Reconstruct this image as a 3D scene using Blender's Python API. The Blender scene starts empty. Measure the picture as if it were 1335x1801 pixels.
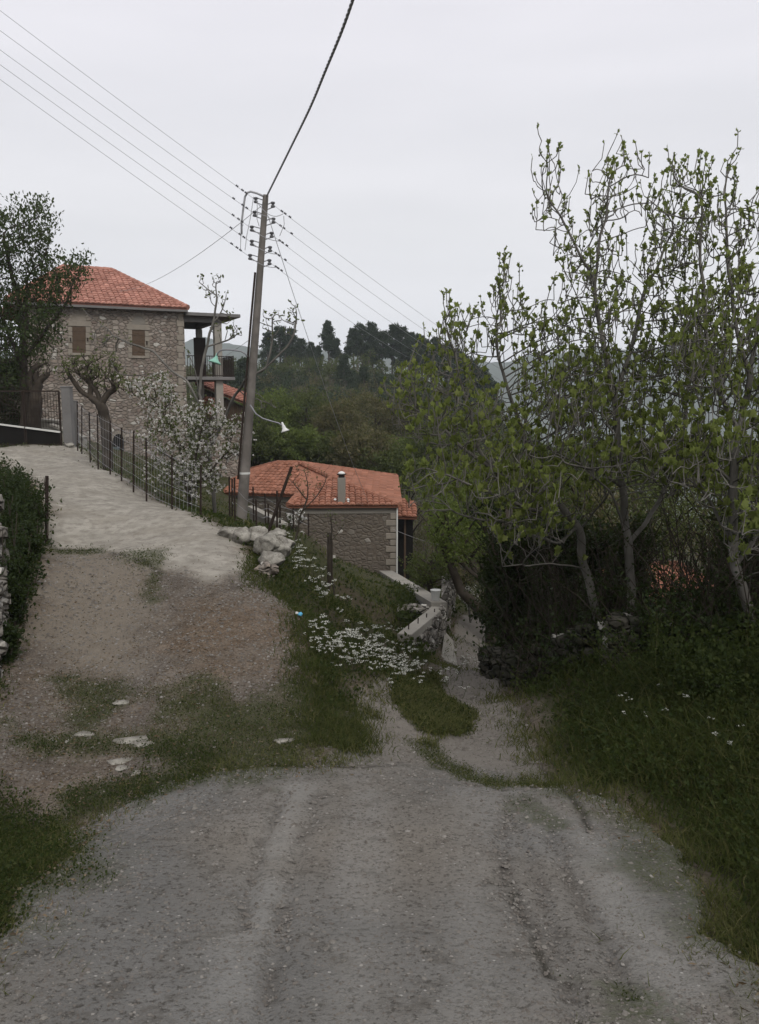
import bpy, bmesh, math, random
import numpy as np
from mathutils import Vector, Matrix, Euler
random.seed(7)
RNG = np.random.default_rng(7)
SC = bpy.context.scene
COL = SC.collection
R = math.radians

# ------------------------------------------------------------------ camera, sky, sun, exposure
FPX, EYE, PITCH = 1400.0, 1.6, R(8.15)
CP, SP = math.cos(PITCH), math.sin(PITCH)
cam_d = bpy.data.cameras.new('camera')
cam = bpy.data.objects.new('camera', cam_d); COL.objects.link(cam)
cam.location = (0, 0, EYE)
cam.rotation_euler = (R(90) - PITCH, 0, 0)
cam_d.sensor_fit = 'VERTICAL'; cam_d.sensor_height = 36.0
cam_d.lens = 36.0 * FPX / 1801.0
cam_d.clip_start = 0.05; cam_d.clip_end = 9000
SC.camera = cam
SC.view_settings.view_transform = 'Standard'
try: SC.view_settings.look = 'None'
except Exception: pass
SC.view_settings.exposure = 0.45
SC.view_settings.gamma = 1.0
SC.view_settings.use_curve_mapping = False
SC.cycles.use_denoising = True
SC.cycles.max_bounces = 6
SC.cycles.diffuse_bounces = 3
SC.cycles.transmission_bounces = 4
SC.cycles.volume_bounces = 1
SC.cycles.use_adaptive_sampling = True
SC.cycles.adaptive_threshold = 0.015

SUN_EL, SUN_AZ = R(48), R(158)
W = bpy.data.worlds.new('World'); SC.world = W; W.use_nodes = True
nt = W.node_tree; N = nt.nodes; L = nt.links
for n in list(N): N.remove(n)
wo = N.new('ShaderNodeOutputWorld'); bg = N.new('ShaderNodeBackground'); L.new(bg.outputs[0], wo.inputs[0])
bg.inputs[1].default_value = 0.1
sky = N.new('ShaderNodeTexSky'); sky.sky_type = 'NISHITA'; sky.sun_disc = False
sky.sun_elevation = SUN_EL; sky.sun_rotation = SUN_AZ; sky.air_density = 1.6; sky.dust_density = 5.0
hs = N.new('ShaderNodeHueSaturation'); hs.inputs['Saturation'].default_value = 0.25; hs.inputs['Value'].default_value = 0.8
L.new(sky.outputs[0], hs.inputs['Color'])
tc = N.new('ShaderNodeTexCoord'); mp = N.new('ShaderNodeMapping'); mp.inputs['Scale'].default_value = (1.2, 1.2, 7.0)
L.new(tc.outputs['Generated'], mp.inputs[0])
nz = N.new('ShaderNodeTexNoise'); nz.inputs['Scale'].default_value = 1.6; nz.inputs['Detail'].default_value = 4.0; nz.inputs['Roughness'].default_value = 0.5
L.new(mp.outputs[0], nz.inputs['Vector'])
cr = N.new('ShaderNodeValToRGB'); L.new(nz.outputs['Fac'], cr.inputs[0])
cr.color_ramp.elements[0].position = 0.3; cr.color_ramp.elements[0].color = (0.655, 0.655, 0.68, 1)
cr.color_ramp.elements[1].position = 0.72; cr.color_ramp.elements[1].color = (0.735, 0.73, 0.755, 1)
# overcast deck: a little brighter low over the horizon, darker overhead
sep = N.new('ShaderNodeSeparateXYZ'); L.new(tc.outputs['Generated'], sep.inputs[0])
er = N.new('ShaderNodeValToRGB'); L.new(sep.outputs['Z'], er.inputs[0])
e = er.color_ramp.elements
e[0].position = 0.0; e[0].color = (9.4, 9.5, 9.7, 1)
e[1].position = 0.08; e[1].color = (9.5, 9.6, 9.7, 1)
for p, c in ((0.2, (9.1, 9.15, 9.2)), (0.32, (8.9, 8.9, 9.1)), (0.5, (9.2, 9.05, 9.4)), (0.8, (10.5, 10.5, 10.6)), (1.0, (11.0, 11.0, 11.0))):
    q = e.new(p); q.color = (*c, 1)
mul = N.new('ShaderNodeMix'); mul.data_type = 'RGBA'; mul.blend_type = 'MULTIPLY'; mul.inputs[0].default_value = 1.0
L.new(er.outputs[0], mul.inputs[6]); L.new(cr.outputs[0], mul.inputs[7])
mx = N.new('ShaderNodeMix'); mx.data_type = 'RGBA'; mx.inputs[0].default_value = 0.93
L.new(hs.outputs[0], mx.inputs[6]); L.new(mul.outputs[2], mx.inputs[7])
L.new(mx.outputs[2], bg.inputs[0])

sd = bpy.data.lights.new('sun', 'SUN'); sd.energy = 1.3; sd.angle = R(25); sd.color = (1.0, 0.96, 0.9)
sun = bpy.data.objects.new('sun', sd); COL.objects.link(sun)
# direction the light comes from: azimuth as the sky texture has it
_d = Vector((math.sin(SUN_AZ) * math.cos(SUN_EL), math.cos(SUN_AZ) * math.cos(SUN_EL), math.sin(SUN_EL)))
sun.rotation_euler = _d.to_track_quat('Z', 'Y').to_euler(); sun.location = (0, 0, 30)

# ------------------------------------------------------------------ helpers
def ray(px, py):
    u = (px - 667.5) / FPX; v = (900.5 - py) / FPX
    return np.array([u, CP + v * SP, -SP + v * CP])
def at(px, py, Y):
    """world point on the line of sight of a spot in the photo, at distance Y ahead"""
    d = ray(px, py); k = Y / d[1]
    return Vector((d[0] * k, Y, EYE + d[2] * k))

def tag(o, label=None, cat=None, group=None, kind=None):
    if label: o['label'] = label
    if cat: o['category'] = cat
    if group: o['group'] = group
    if kind: o['kind'] = kind
    return o
def empty(name, loc, label=None, cat=None, group=None, rz=0):
    o = bpy.data.objects.new(name, None); COL.objects.link(o); o.location = loc; o.rotation_euler = (0, 0, rz)
    o.empty_display_size = 0.2
    return tag(o, label, cat, group)

class MB:
    """collects shapes in world (or local) coordinates, builds ONE mesh object"""
    def __init__(s): s.v = []; s.f = []
    def add(s, vs, fs):
        b = len(s.v); s.v += [tuple(p) for p in vs]; s.f += [tuple(i + b for i in f) for f in fs]; return s
    def box(s, c, size, rz=0.0, M=None):
        x, y, z = size[0] / 2, size[1] / 2, size[2] / 2
        m = M if M is not None else Matrix.Rotation(rz, 3, 'Z')
        c = Vector(c)
        vs = [c + m @ Vector(p) for p in ((-x,-y,-z),(x,-y,-z),(x,y,-z),(-x,y,-z),(-x,-y,z),(x,-y,z),(x,y,z),(-x,y,z))]
        return s.add(vs, [(0,3,2,1),(4,5,6,7),(0,1,5,4),(1,2,6,5),(2,3,7,6),(3,0,4,7)])
    def bar(s, a, b, w, h=None, up=(0,0,1)):
        a = Vector(a); b = Vector(b); d = b - a; L_ = d.length
        if L_ < 1e-6: return s
        d.normalize(); up = Vector(up)
        if abs(d.dot(up)) > 0.98: up = Vector((0, 1, 0))
        r = d.cross(up).normalized(); u = r.cross(d)
        m = Matrix((r, d, u)).transposed()
        return s.box((a + b) / 2, (w, L_, h or w), M=m)
    def tube(s, pts, rad, n=6, cap=True):
        pts = [Vector(p) for p in pts]; k = len(pts)
        if k < 2: return s
        rad = list(rad) if hasattr(rad, '__len__') else [rad] * k
        t0 = (pts[1] - pts[0]).normalized()
        ref = Vector((0, 0, 1)) if abs(t0.z) < 0.9 else Vector((1, 0, 0))
        nrm = t0.cross(ref).normalized(); vs = []
        for i, p in enumerate(pts):
            t = (pts[min(i + 1, k - 1)] - pts[max(i - 1, 0)])
            t = t.normalized() if t.length > 1e-9 else t0
            nrm = (nrm - t * nrm.dot(t)); nrm = nrm.normalized() if nrm.length > 1e-6 else t.orthogonal().normalized()
            bn = t.cross(nrm)
            for j in range(n):
                a = 2 * math.pi * j / n
                vs.append(p + (nrm * math.cos(a) + bn * math.sin(a)) * rad[i])
        fs = [(i*n+j, i*n+(j+1)%n, (i+1)*n+(j+1)%n, (i+1)*n+j) for i in range(k-1) for j in range(n)]
        if cap: fs += [tuple(range(n-1, -1, -1)), tuple(range((k-1)*n, k*n))]
        return s.add(vs, fs)
    def lathe(s, prof, c=(0,0,0), n=14, axis=None):
        """prof: (radius, height) pairs; axis: Matrix 3x3"""
        c = Vector(c); vs = []
        for r_, h in prof:
            for j in range(n):
                a = 2*math.pi*j/n; p = Vector((r_*math.cos(a), r_*math.sin(a), h))
                vs.append(c + (axis @ p if axis is not None else p))
        k = len(prof)
        fs = [(i*n+j, i*n+(j+1)%n, (i+1)*n+(j+1)%n, (i+1)*n+j) for i in range(k-1) for j in range(n)]
        fs += [tuple(range(n-1, -1, -1)), tuple(range((k-1)*n, k*n))]
        return s.add(vs, fs)
    def prism(s, poly, z0, z1):
        """vertical prism over an xy polygon; z0, z1 numbers or lists per corner"""
        n = len(poly)
        a = z0 if hasattr(z0, '__len__') else [z0]*n; b = z1 if hasattr(z1, '__len__') else [z1]*n
        vs = [(p[0], p[1], a[i]) for i, p in enumerate(poly)] + [(p[0], p[1], b[i]) for i, p in enumerate(poly)]
        fs = [tuple(range(n-1,-1,-1)), tuple(range(n, 2*n))] + [(i, (i+1)%n, n+(i+1)%n, n+i) for i in range(n)]
        return s.add(vs, fs)
    def build(s, name, mat, parent=None, smooth=False, bevel=0):
        me = bpy.data.meshes.new(name); me.from_pydata(s.v, [], s.f); me.update()
        bm = bmesh.new(); bm.from_mesh(me)
        bmesh.ops.recalc_face_normals(bm, faces=bm.faces); bm.to_mesh(me); bm.free()
        return link(name, me, mat, parent, smooth, bevel)
def wmat(o):
    M_ = Matrix.LocRotScale(o.location, o.rotation_euler, o.scale)
    return M_ if o.parent is None else wmat(o.parent) @ o.matrix_parent_inverse @ M_
def link(name, me, mat, parent=None, smooth=False, bevel=0):
    if mat is not None: me.materials.append(mat)
    if smooth: me.polygons.foreach_set('use_smooth', [True]*len(me.polygons))
    o = bpy.data.objects.new(name, me); COL.objects.link(o)
    if parent is not None:
        o.parent = parent
        o.matrix_parent_inverse = wmat(parent).inverted()
    if bevel:
        b = o.modifiers.new('bevel', 'BEVEL'); b.width = bevel; b.segments = 2; b.limit_method = 'ANGLE'
    return o
def npmesh(name, V, F, mat, parent=None, smooth=False):
    """fast mesh from numpy arrays; F (n,3) or (n,4)"""
    V = np.asarray(V, dtype=np.float32); F = np.asarray(F, dtype=np.int32)
    me = bpy.data.meshes.new(name); k = F.shape[1]
    me.vertices.add(len(V)); me.vertices.foreach_set('co', V.ravel())
    me.loops.add(F.size); me.loops.foreach_set('vertex_index', F.ravel())
    me.polygons.add(len(F)); me.polygons.foreach_set('loop_start', np.arange(0, F.size, k, dtype=np.int32))
    try: me.polygons.foreach_set('loop_total', np.full(len(F), k, dtype=np.int32))
    except Exception: pass
    me.update(calc_edges=True)
    o = link(name, me, mat, parent)
    if smooth: me.polygons.foreach_set('use_smooth', np.ones(len(F), dtype=bool))
    return o
def copy_tree(src, loc, rz=0, scale=1.0, label=None, group=None):
    c = src.copy(); COL.objects.link(c); c.location = loc; c.rotation_euler = (0, 0, rz); c.scale = (scale,)*3
    if label: c['label'] = label
    if group: c['group'] = group
    def rec(a, b):
        for ch in a.children:
            d = ch.copy(); COL.objects.link(d); d.parent = b; d.matrix_parent_inverse = ch.matrix_parent_inverse; rec(ch, d)
    rec(src, c); return c

# value noise
def _h(ix, iy, s):
    n = (ix * 374761393 + iy * 668265263 + s * 974634777) & 0x7fffffff
    n = ((n ^ (n >> 13)) * 1274126177) & 0x7fffffff
    return ((n ^ (n >> 16)) & 0xffff) / 65535.0
def vn(x, y, s=0):
    x = np.asarray(x, dtype=float); y = np.asarray(y, dtype=float)
    ix = np.floor(x).astype(np.int64); iy = np.floor(y).astype(np.int64); fx = x-ix; fy = y-iy
    fx = fx*fx*(3-2*fx); fy = fy*fy*(3-2*fy)
    return (_h(ix,iy,s)*(1-fx)+_h(ix+1,iy,s)*fx)*(1-fy)+(_h(ix,iy+1,s)*(1-fx)+_h(ix+1,iy+1,s)*fx)*fy
def fbm(x, y, s=0, o=4, g=0.5):
    x = np.asarray(x, float); y = np.asarray(y, float)
    a = 0; w = 1; t = 0
    for i in range(o):
        a = a + w*vn(x*2**i+i*17.3, y*2**i-i*9.1, s+i); t += w; w *= g
    return a/t
def sst(a, b, x): t = np.clip((x-a)/(b-a), 0, 1); return t*t*(3-2*t)

# ------------------------------------------------------------------ terrain heights
CRACKS_PX = [[(150,1460),(290,1376),(400,1356),(560,1348),(640,1351),(720,1347),(810,1366),(880,1392)],[(860,1560),(905,1558),(918,1602),(938,1645),(965,1730)],[(85,962),(180,967),(240,985),(290,1009)],[(1000,1392),(1020,1425),(1040,1470)]]
# spots (px, py, distance) of the ground read off the photo, and plain world points
_S = [(20,1230,7),(250,1200,7.2),(500,1180,7.5),(20,1140,8.3),(250,1050,9.8),(100,965,12.3),(250,950,12.6),(445,990,11.3),(470,1030,10.3),
 (540,1085,9.2),(565,1180,7.6),(600,1280,6.5),(330,900,14.5),(200,870,16.5),(400,930,13.2),(200,830,20),(20,830,20),(20,785,25),(130,785,25),(-200,785,25),
 (240,852,18.2),(640,1250,7.5),(650,1215,8.3),(620,1150,9.0),(590,1120,9.9),(680,1130,11.0),(755,1165,11.8),(620,1080,13.2),(650,1030,17.5),(720,1085,15.0),
 (770,1170,13.2),(790,1165,13.7),(820,1120,16.8),(845,1075,21.5),(810,1225,10.2),(890,1280,8.0),(740,1330,6.3),(960,1380,5.6),(700,1250,7.7),(850,1340,6.4),
 (960,1205,9.3),(900,1175,11.2),(1100,1300,6.3),(1200,1450,4.6),(1300,1300,5.6),(1335,1170,7.2),(1060,1165,8.5),(1180,1180,7.8),
 (520,1000,12.5),(560,1045,12),(430,925,15.5),(500,935,15.5),(560,960,16),(290,1380,5.3),(115,1465,4.6)]
_S += [(607,1092,13.4),(606,1050,16.5),(603,1015,21),(575,1052,13.5),(572,1010,18),(572,985,23),(728,1152,12.2),(760,1158,12.9),(782,1158,13.7)]
_P = [tuple(at(*s)) for s in _S]
_P += [(x, y, -0.2*y) for y in (-12,-6,-2,1,2.5,4,5.2) for x in (-1.2,0,1.3)]
_P += [(-2.2,2.5,-.42),(-3,1,-.05),(-4,-6,1.5),(2.5,2.5,-.42),(3.2,1,-.05),(3.2,4,-.6),(4,-6,1.6),(-3.4,4.5,-.72),(-4.5,7,-.6),(-6.5,12.5,-.35),(-5.2,9.8,-.45),(-9,16,-.1),(-9,8,.2),(-8,2,.6),
       (8,8,-1.0),(9,2,.0),(-14,25,.1),(-20,25,.4),(-14,36,-.1),(-20,40,.2),(-10,38,-1.7),(-5,36,-2.6),(-7.5,30,-1.6),(-6,25,-1.35),(-3.2,20,-1.9),(-2,28,-4.0),(-4.5,20,-1.3),(-2.3,17,-1.5),
       (0,30,-5.2),(2,36,-7),(8,30,-7),(6,20,-5.6),(5.2,13,-3.1),(10,14,-4.4),(15,20,-8),(15,10,-3),(14,30,-10),(4,40,-8.5),(-8,45,-4),(-20,60,-6),(0,50,-10),(20,45,-13),(6,45,-9.5)]
_P = np.array(_P)
def _U(r2): return np.where(r2 > 0, 0.5*r2*np.log(np.maximum(r2, 1e-12)), 0.0)
def _tps():
    n = len(_P); X = _P[:, :2]
    K = _U(((X[:, None]-X[None])**2).sum(-1)) + 0.05*np.eye(n)
    Q = np.hstack([np.ones((n,1)), X]); A = np.zeros((n+3, n+3)); A[:n,:n] = K; A[:n,n:] = Q; A[n:,:n] = Q.T
    b = np.zeros(n+3); b[:n] = _P[:,2]; return np.linalg.solve(A, b)
_C = _tps()
def z_near(x, y):
    x = np.asarray(x, float).ravel(); y = np.asarray(y, float).ravel(); out = np.empty(len(x))
    for i in range(0, len(x), 20000):
        xs, ys = x[i:i+20000], y[i:i+20000]
        r2 = (xs[:,None]-_P[None,:,0])**2 + (ys[:,None]-_P[None,:,1])**2
        out[i:i+20000] = _U(r2) @ _C[:-3] + _C[-3] + _C[-2]*xs + _C[-1]*ys
    return out
def z_far(x, y):
    H = 5.5 - 17*sst(4, 32, x) - 34*sst(30, 95, x) + 3.0*sst(-25, -45, x) + 1.2*(fbm(x/30, y/30, 3)-.5)*2
    base = -9.0 - 2*sst(-10, 10, x) - 14*sst(18, 60, x) - 25*sst(50, 140, x)
    up = base + (H-base)*sst(48, 150, y)
    back = -150*sst(155, 420, y)
    return up + back + 2.0*(fbm(x/14, y/14, 5)-.5)
def zg(x, y):
    x = np.asarray(x, float); sh = x.shape; x = x.ravel(); y = np.asarray(y, float).ravel()
    w = np.maximum(sst(38, 58, y), sst(16, 30, np.abs(x+2)))
    ys = np.clip(y, -14, 62); xs = np.clip(x, -34, 30)
    return (z_near(xs, ys)*(1-w) + np.where(y < 40, z_near(np.clip(x,-18,16), ys), z_far(x, y))*w).reshape(sh)
def gz(x, y): return float(zg(np.array([x]), np.array([y]))[0])
_TL = np.concatenate([np.arange(1.0, 40, .1), np.arange(40, 400, 2.0)])
def gp(px, py):
    """ground point seen at a spot of the photo"""
    d = ray(px, py); k = _TL/d[1]; X = d[0]*k; Z = EYE + d[2]*k; G = zg(X, _TL); below = np.nonzero(Z < G)[0]
    if len(below) == 0: return Vector((X[-1], _TL[-1], G[-1]))
    i = below[0]
    if i == 0: return Vector((X[0], _TL[0], G[0]))
    a = (Z[i-1]-G[i-1])/((Z[i-1]-G[i-1])+(G[i]-Z[i])+1e-9); Y = _TL[i-1]+a*(_TL[i]-_TL[i-1])
    x = d[0]*Y/d[1]; return Vector((x, Y, gz(x, Y)))
def wpoly(lst): return np.array([(p[1], p[2]) if p[0] == 'w' else tuple(gp(*p))[:2] for p in lst])
def psd(x, y, poly):
    """signed distance to a polygon, negative inside"""
    x = np.asarray(x, float); y = np.asarray(y, float); d = np.full(x.shape, 1e9); ins = np.zeros(x.shape, bool); n = len(poly)
    for i in range(n):
        ax, ay = poly[i]; bx, by = poly[(i+1)%n]; ex, ey = bx-ax, by-ay
        t = np.clip(((x-ax)*ex+(y-ay)*ey)/(ex*ex+ey*ey+1e-12), 0, 1)
        d = np.minimum(d, (x-ax-t*ex)**2+(y-ay-t*ey)**2)
        c = ((ay > y) != (by > y)); xi = (bx-ax)*(y-ay)/((by-ay) if by != ay else 1e-12)+ax
        ins ^= c & (x < xi)
    d = np.sqrt(d); return np.where(ins, -d, d)

ROAD = wpoly([('w',-2.1,-12),('w',-1.9,-3),('w',-1.85,1.5),(-130,1740),(0,1640),(60,1560),(125,1505),(115,1465),(200,1420),(290,1375),(400,1352),(560,1345),
  (592,1302),(622,1243),(637,1215),(668,1188),(770,1178),(775,1165),(795,1120),(812,1080),(868,1082),(858,1110),(850,1170),(880,1220),(930,1275),(950,1340),
  (1000,1392),(1080,1405),(1150,1460),(1245,1565),(1262,1650),(1335,1720),('w',2.0,1.5),('w',2.2,-3),('w',2.4,-12)])
DRIVE = wpoly([(115,1465),(60,1420),(0,1390),(-70,1300),(8,1230),(18,1180),(58,1050),(88,960),(84,880),(0,818),(-120,800),(-250,786),(60,785),(135,786),(230,850),(300,890),(350,910),
  (400,935),(447,985),(470,1030),(545,1085),(560,1180),(600,1290),(560,1345),(400,1352),(290,1375),(200,1420)])
CONC = wpoly([(-250,785),(135,785),(230,850),(300,890),(400,935),(447,985),(440,1005),(380,1016),(290,1008),(250,985),(180,968),(90,962),(84,880),(0,815)])
LOBE = wpoly([(90,965),(180,968),(270,1000),(262,1100),(235,1190),(150,1180),(60,1120),(70,1040)])
MOSS = [wpoly(p) for p in ([(100,1198),(195,1192),(212,1240),(160,1272),(105,1250)],
  [(225,1222),(330,1205),(430,1222),(560,1190),(620,1240),(585,1320),(500,1338),(400,1350),(290,1372),(190,1425),(120,1445),(110,1400),(200,1380),(260,1340),(200,1320),(60,1320),(60,1290),(200,1290),(280,1280)],
  [(-200,1400),(110,1440),(128,1505),(60,1570),(-200,1720)])]
ISLE = wpoly([(697,1224),(692,1184),(772,1188),(788,1222),(848,1288),(770,1294),(724,1276)])
LANEW = [wpoly(p) for p in ([(95,962),(180,966),(182,974),(95,972)],[(225,970),(285,968),(290,984),(275,1000),(282,1060),(262,1060),(262,1002),(215,985)],[(718,1300),(760,1305),(810,1345),(895,1378),(880,1392),(790,1362),(735,1330)],[(893,1402),(950,1425),(992,1452),(975,1462),(905,1428)],
  [(400,1360),(470,1368),(460,1390),(405,1392)],[(1070,1750),(1140,1745),(1160,1850),(1080,1850)])]
RUTS = [[(560,1400),(520,1520),(480,1700),(455,1860)],[(500,1400),(455,1500),(425,1640)],[(905,1450),(950,1580),(1000,1760),(1040,1900)],[(960,1470),(1030,1600),(1100,1760)],[(890,1430),(880,1560),(940,1640)]]
RUTS = [wpoly(p) for p in RUTS]
BANDS = [wpoly(p) for p in ([(530,1390),(490,1500),(455,1620),(425,1760),(400,1860)],[(985,1425),(1060,1530),(1130,1660),(1180,1760)],[(650,1400),(640,1600),(600,1860)],[(820,1400),(840,1600),(830,1860)])]
def lined(x, y, pl):
    d = np.full(x.shape, 1e9)
    for (ax, ay), (bx, by) in zip(pl[:-1], pl[1:]):
        ex, ey = bx-ax, by-ay; t = np.clip(((x-ax)*ex+(y-ay)*ey)/(ex*ex+ey*ey+1e-12), 0, 1)
        d = np.minimum(d, np.hypot(x-ax-t*ex, y-ay-t*ey))
    return d

CRACKS = [wpoly(p) for p in CRACKS_PX]
def _build_ground():
    rows = [-30, -22, -16, -12, -9, -6.5, -4.5, -3, -1.5, -.5, .3, .8, 1.15, 1.4]
    y = 1.55
    while y < 42: rows.append(y); y *= 1.0085
    while y < 460: rows.append(y); y *= 1.03
    while y < 1330: rows.append(y); y *= 1.08
    rows = np.array(rows); inner = np.linspace(-.66, .66, 430)
    outer = np.array([.68,.70,.72,.74,.77,.80,.83,.87,.91,1.0,1.1,1.3,1.6,2,2.6,3.4,4.6,6.5,10])
    u = np.concatenate([-outer[::-1], inner, outer]); nr, nu = len(rows), len(u)
    Wd = np.sqrt(rows**2 + 2.0); X = np.clip(u[None,:]*Wd[:,None], -880, 880) + u[None,:]; Y = np.repeat(rows[:,None], nu, 1)
    Z = zg(X, Y); x, y, z = X.ravel(), Y.ravel(), Z.ravel()
    near = y < 60
    wob = .10*(fbm(x*3, y*3, 11)-.5)*2 + .05*(fbm(x*12, y*12, 12)-.5)*2
    wb = np.where(y > 8, 1.3, 1.0)*wob
    sr = psd(x, y, ROAD)+wb; sdv = psd(x, y, DRIVE)+wb*1.2; sc = psd(x, y, CONC)+wb*.8; sl = psd(x, y, LOBE)+wob*2.5; si = psd(x, y, ISLE)+wb
    moss = np.zeros(len(x))
    for k, p in enumerate(MOSS): moss = np.maximum(moss, sst(.22, -.22, psd(x, y, p)+(fbm(x*2.5, y*2.5, 20+k)-.5)*1.1))
    for p in LANEW: moss = np.maximum(moss, .8*sst(.08, -.08, psd(x, y, p)+(fbm(x*6, y*6, 31)-.5)*.4))
    road = (sr < 0); drive = (~road) & (sdv < 0)
    cl = np.zeros(len(x))
    for k, c_ in enumerate(CRACKS): cl = np.maximum(cl, np.exp(-(lined(x+.10*(fbm(x*2,y*2,130+k)-.5)+.03*(fbm(x*11,y*11,140+k)-.5), y+.10*(fbm(x*2.3,y*2.3,150+k)-.5), c_)/(.018+.002*np.maximum(y,0)))**2)*sst(.32,.5,fbm(x*2.4,y*2.4,160+k)))
    rag = (fbm(x*2.2,y*2.2,170)-.5)*.55+(fbm(x*9,y*9,171)-.5)*.25
    moss = np.maximum(moss, .95*sst(.06,-.22, si+rag*.55))
    moss = np.maximum(moss, .8*sst(-.42,.0, sr+rag*1.2)*(sr < 0)*(sdv > .1)*sst(6.3,5.0,y))
    soil = sst(-.02,.30, np.minimum(np.where(si > 0, sr, np.abs(sr)*0+1) if False else sr, sdv)+rag*.5)
    # small relief: slab edge, ruts, stones, potholes
    amp = np.where(road | drive, 1.0, 0.0)*(y < 30)
    z = z + amp*(.030*(fbm(x*1.3, y*1.3, 40)-.5)*(1-.93*(sc < .1)) + .006*(1-.9*(sc < .1))*(fbm(x*7, y*7, 41, 3)-.5))
    z = z + (1-amp)*near*(.16*(fbm(x*1.1, y*1.1, 50)-.5) + .05*(fbm(x*6, y*6, 51)-.5))
    for k, rt in enumerate(RUTS): z = z - .022*np.exp(-(lined(x+.03*(fbm(x*3,y*3,60+k)-.5), y, rt)/.045)**2)*(road)
    z = z - .05*sst(.06, -.02, sr)*0 + np.where(drive, .0, 0)
    z = z + .030*sst(.0, -.05, sr)*sst(5.6, 4.2, y) 
    z = z - .012*cl*(y < 20)
    _c = CRACKS[0][np.argsort(CRACKS[0][:,0])]; yc = np.interp(x, _c[:,0], _c[:,1])+.12*(fbm(x*3,x*0,181)-.5)
    z = z - .018*sst(0,.08,y-yc)*road*(x < 1.6)*(x > -2.2)
    rut = np.zeros(len(x))
    for k, rt in enumerate(RUTS): rut = np.maximum(rut, np.exp(-(lined(x+.05*(fbm(x*3,y*3,60+k)-.5), y, rt)/(.028 if k % 2 else .045))**2)*sst(.38,.6,fbm(x*5,y*5,80+k)))
    band = np.zeros(len(x))
    for k, bn in enumerate(BANDS): band = np.maximum(band, (1 if k < 2 else .5)*np.exp(-(lined(x+.08*(fbm(x*2,y*2,190+k)-.5), y, bn)/.13)**2)*sst(.2,.55,fbm(x*2.5,y*2.5,200+k)))
    lane = sst(5.4, 6.6, y+1.2*(fbm(x*1.5,y*1.5,88)-.5)+.25*np.maximum(x-.9,0)*3)
    V = np.stack([x, y, z], 1)
    idx = np.arange(nr*nu).reshape(nr, nu)
    F = np.stack([idx[:-1,:-1], idx[:-1,1:], idx[1:,1:], idx[1:,:-1]], -1).reshape(-1, 4)
    c = x[F].mean(1), y[F].mean(1)
    isr = road[F].sum(1) >= 2; isd = (~isr) & (drive[F].sum(1) >= 2)
    attrs = {'m_conc': sst(.20, -.30, sc+.5*(fbm(x*1.8,y*1.8,210)-.5)+.15*(fbm(x*9,y*9,211)-.5)), 'm_lobe': sst(.3, -.3, sl), 'm_moss': moss, 'm_road': sst(.03, -.03, sr),
             'm_rut': rut, 'm_band': band, 'm_crack': cl, 'm_soil': soil, 'm_lane': lane, 'm_edge': np.exp(-(np.minimum(np.abs(sr), 5)/.10)**2)}
    return V, F, isr, isd, attrs
def _sub(name, V, F, sel, mat, attrs):
    f = F[sel]; u_, inv = np.unique(f, return_inverse=True)
    o = npmesh(name, V[u_], inv.reshape(f.shape), mat, smooth=True)
    for k, a in attrs.items():
        at_ = o.data.attributes.new(k, 'FLOAT', 'POINT'); at_.data.foreach_set('value', a[u_].astype(np.float32))
    return o
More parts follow.
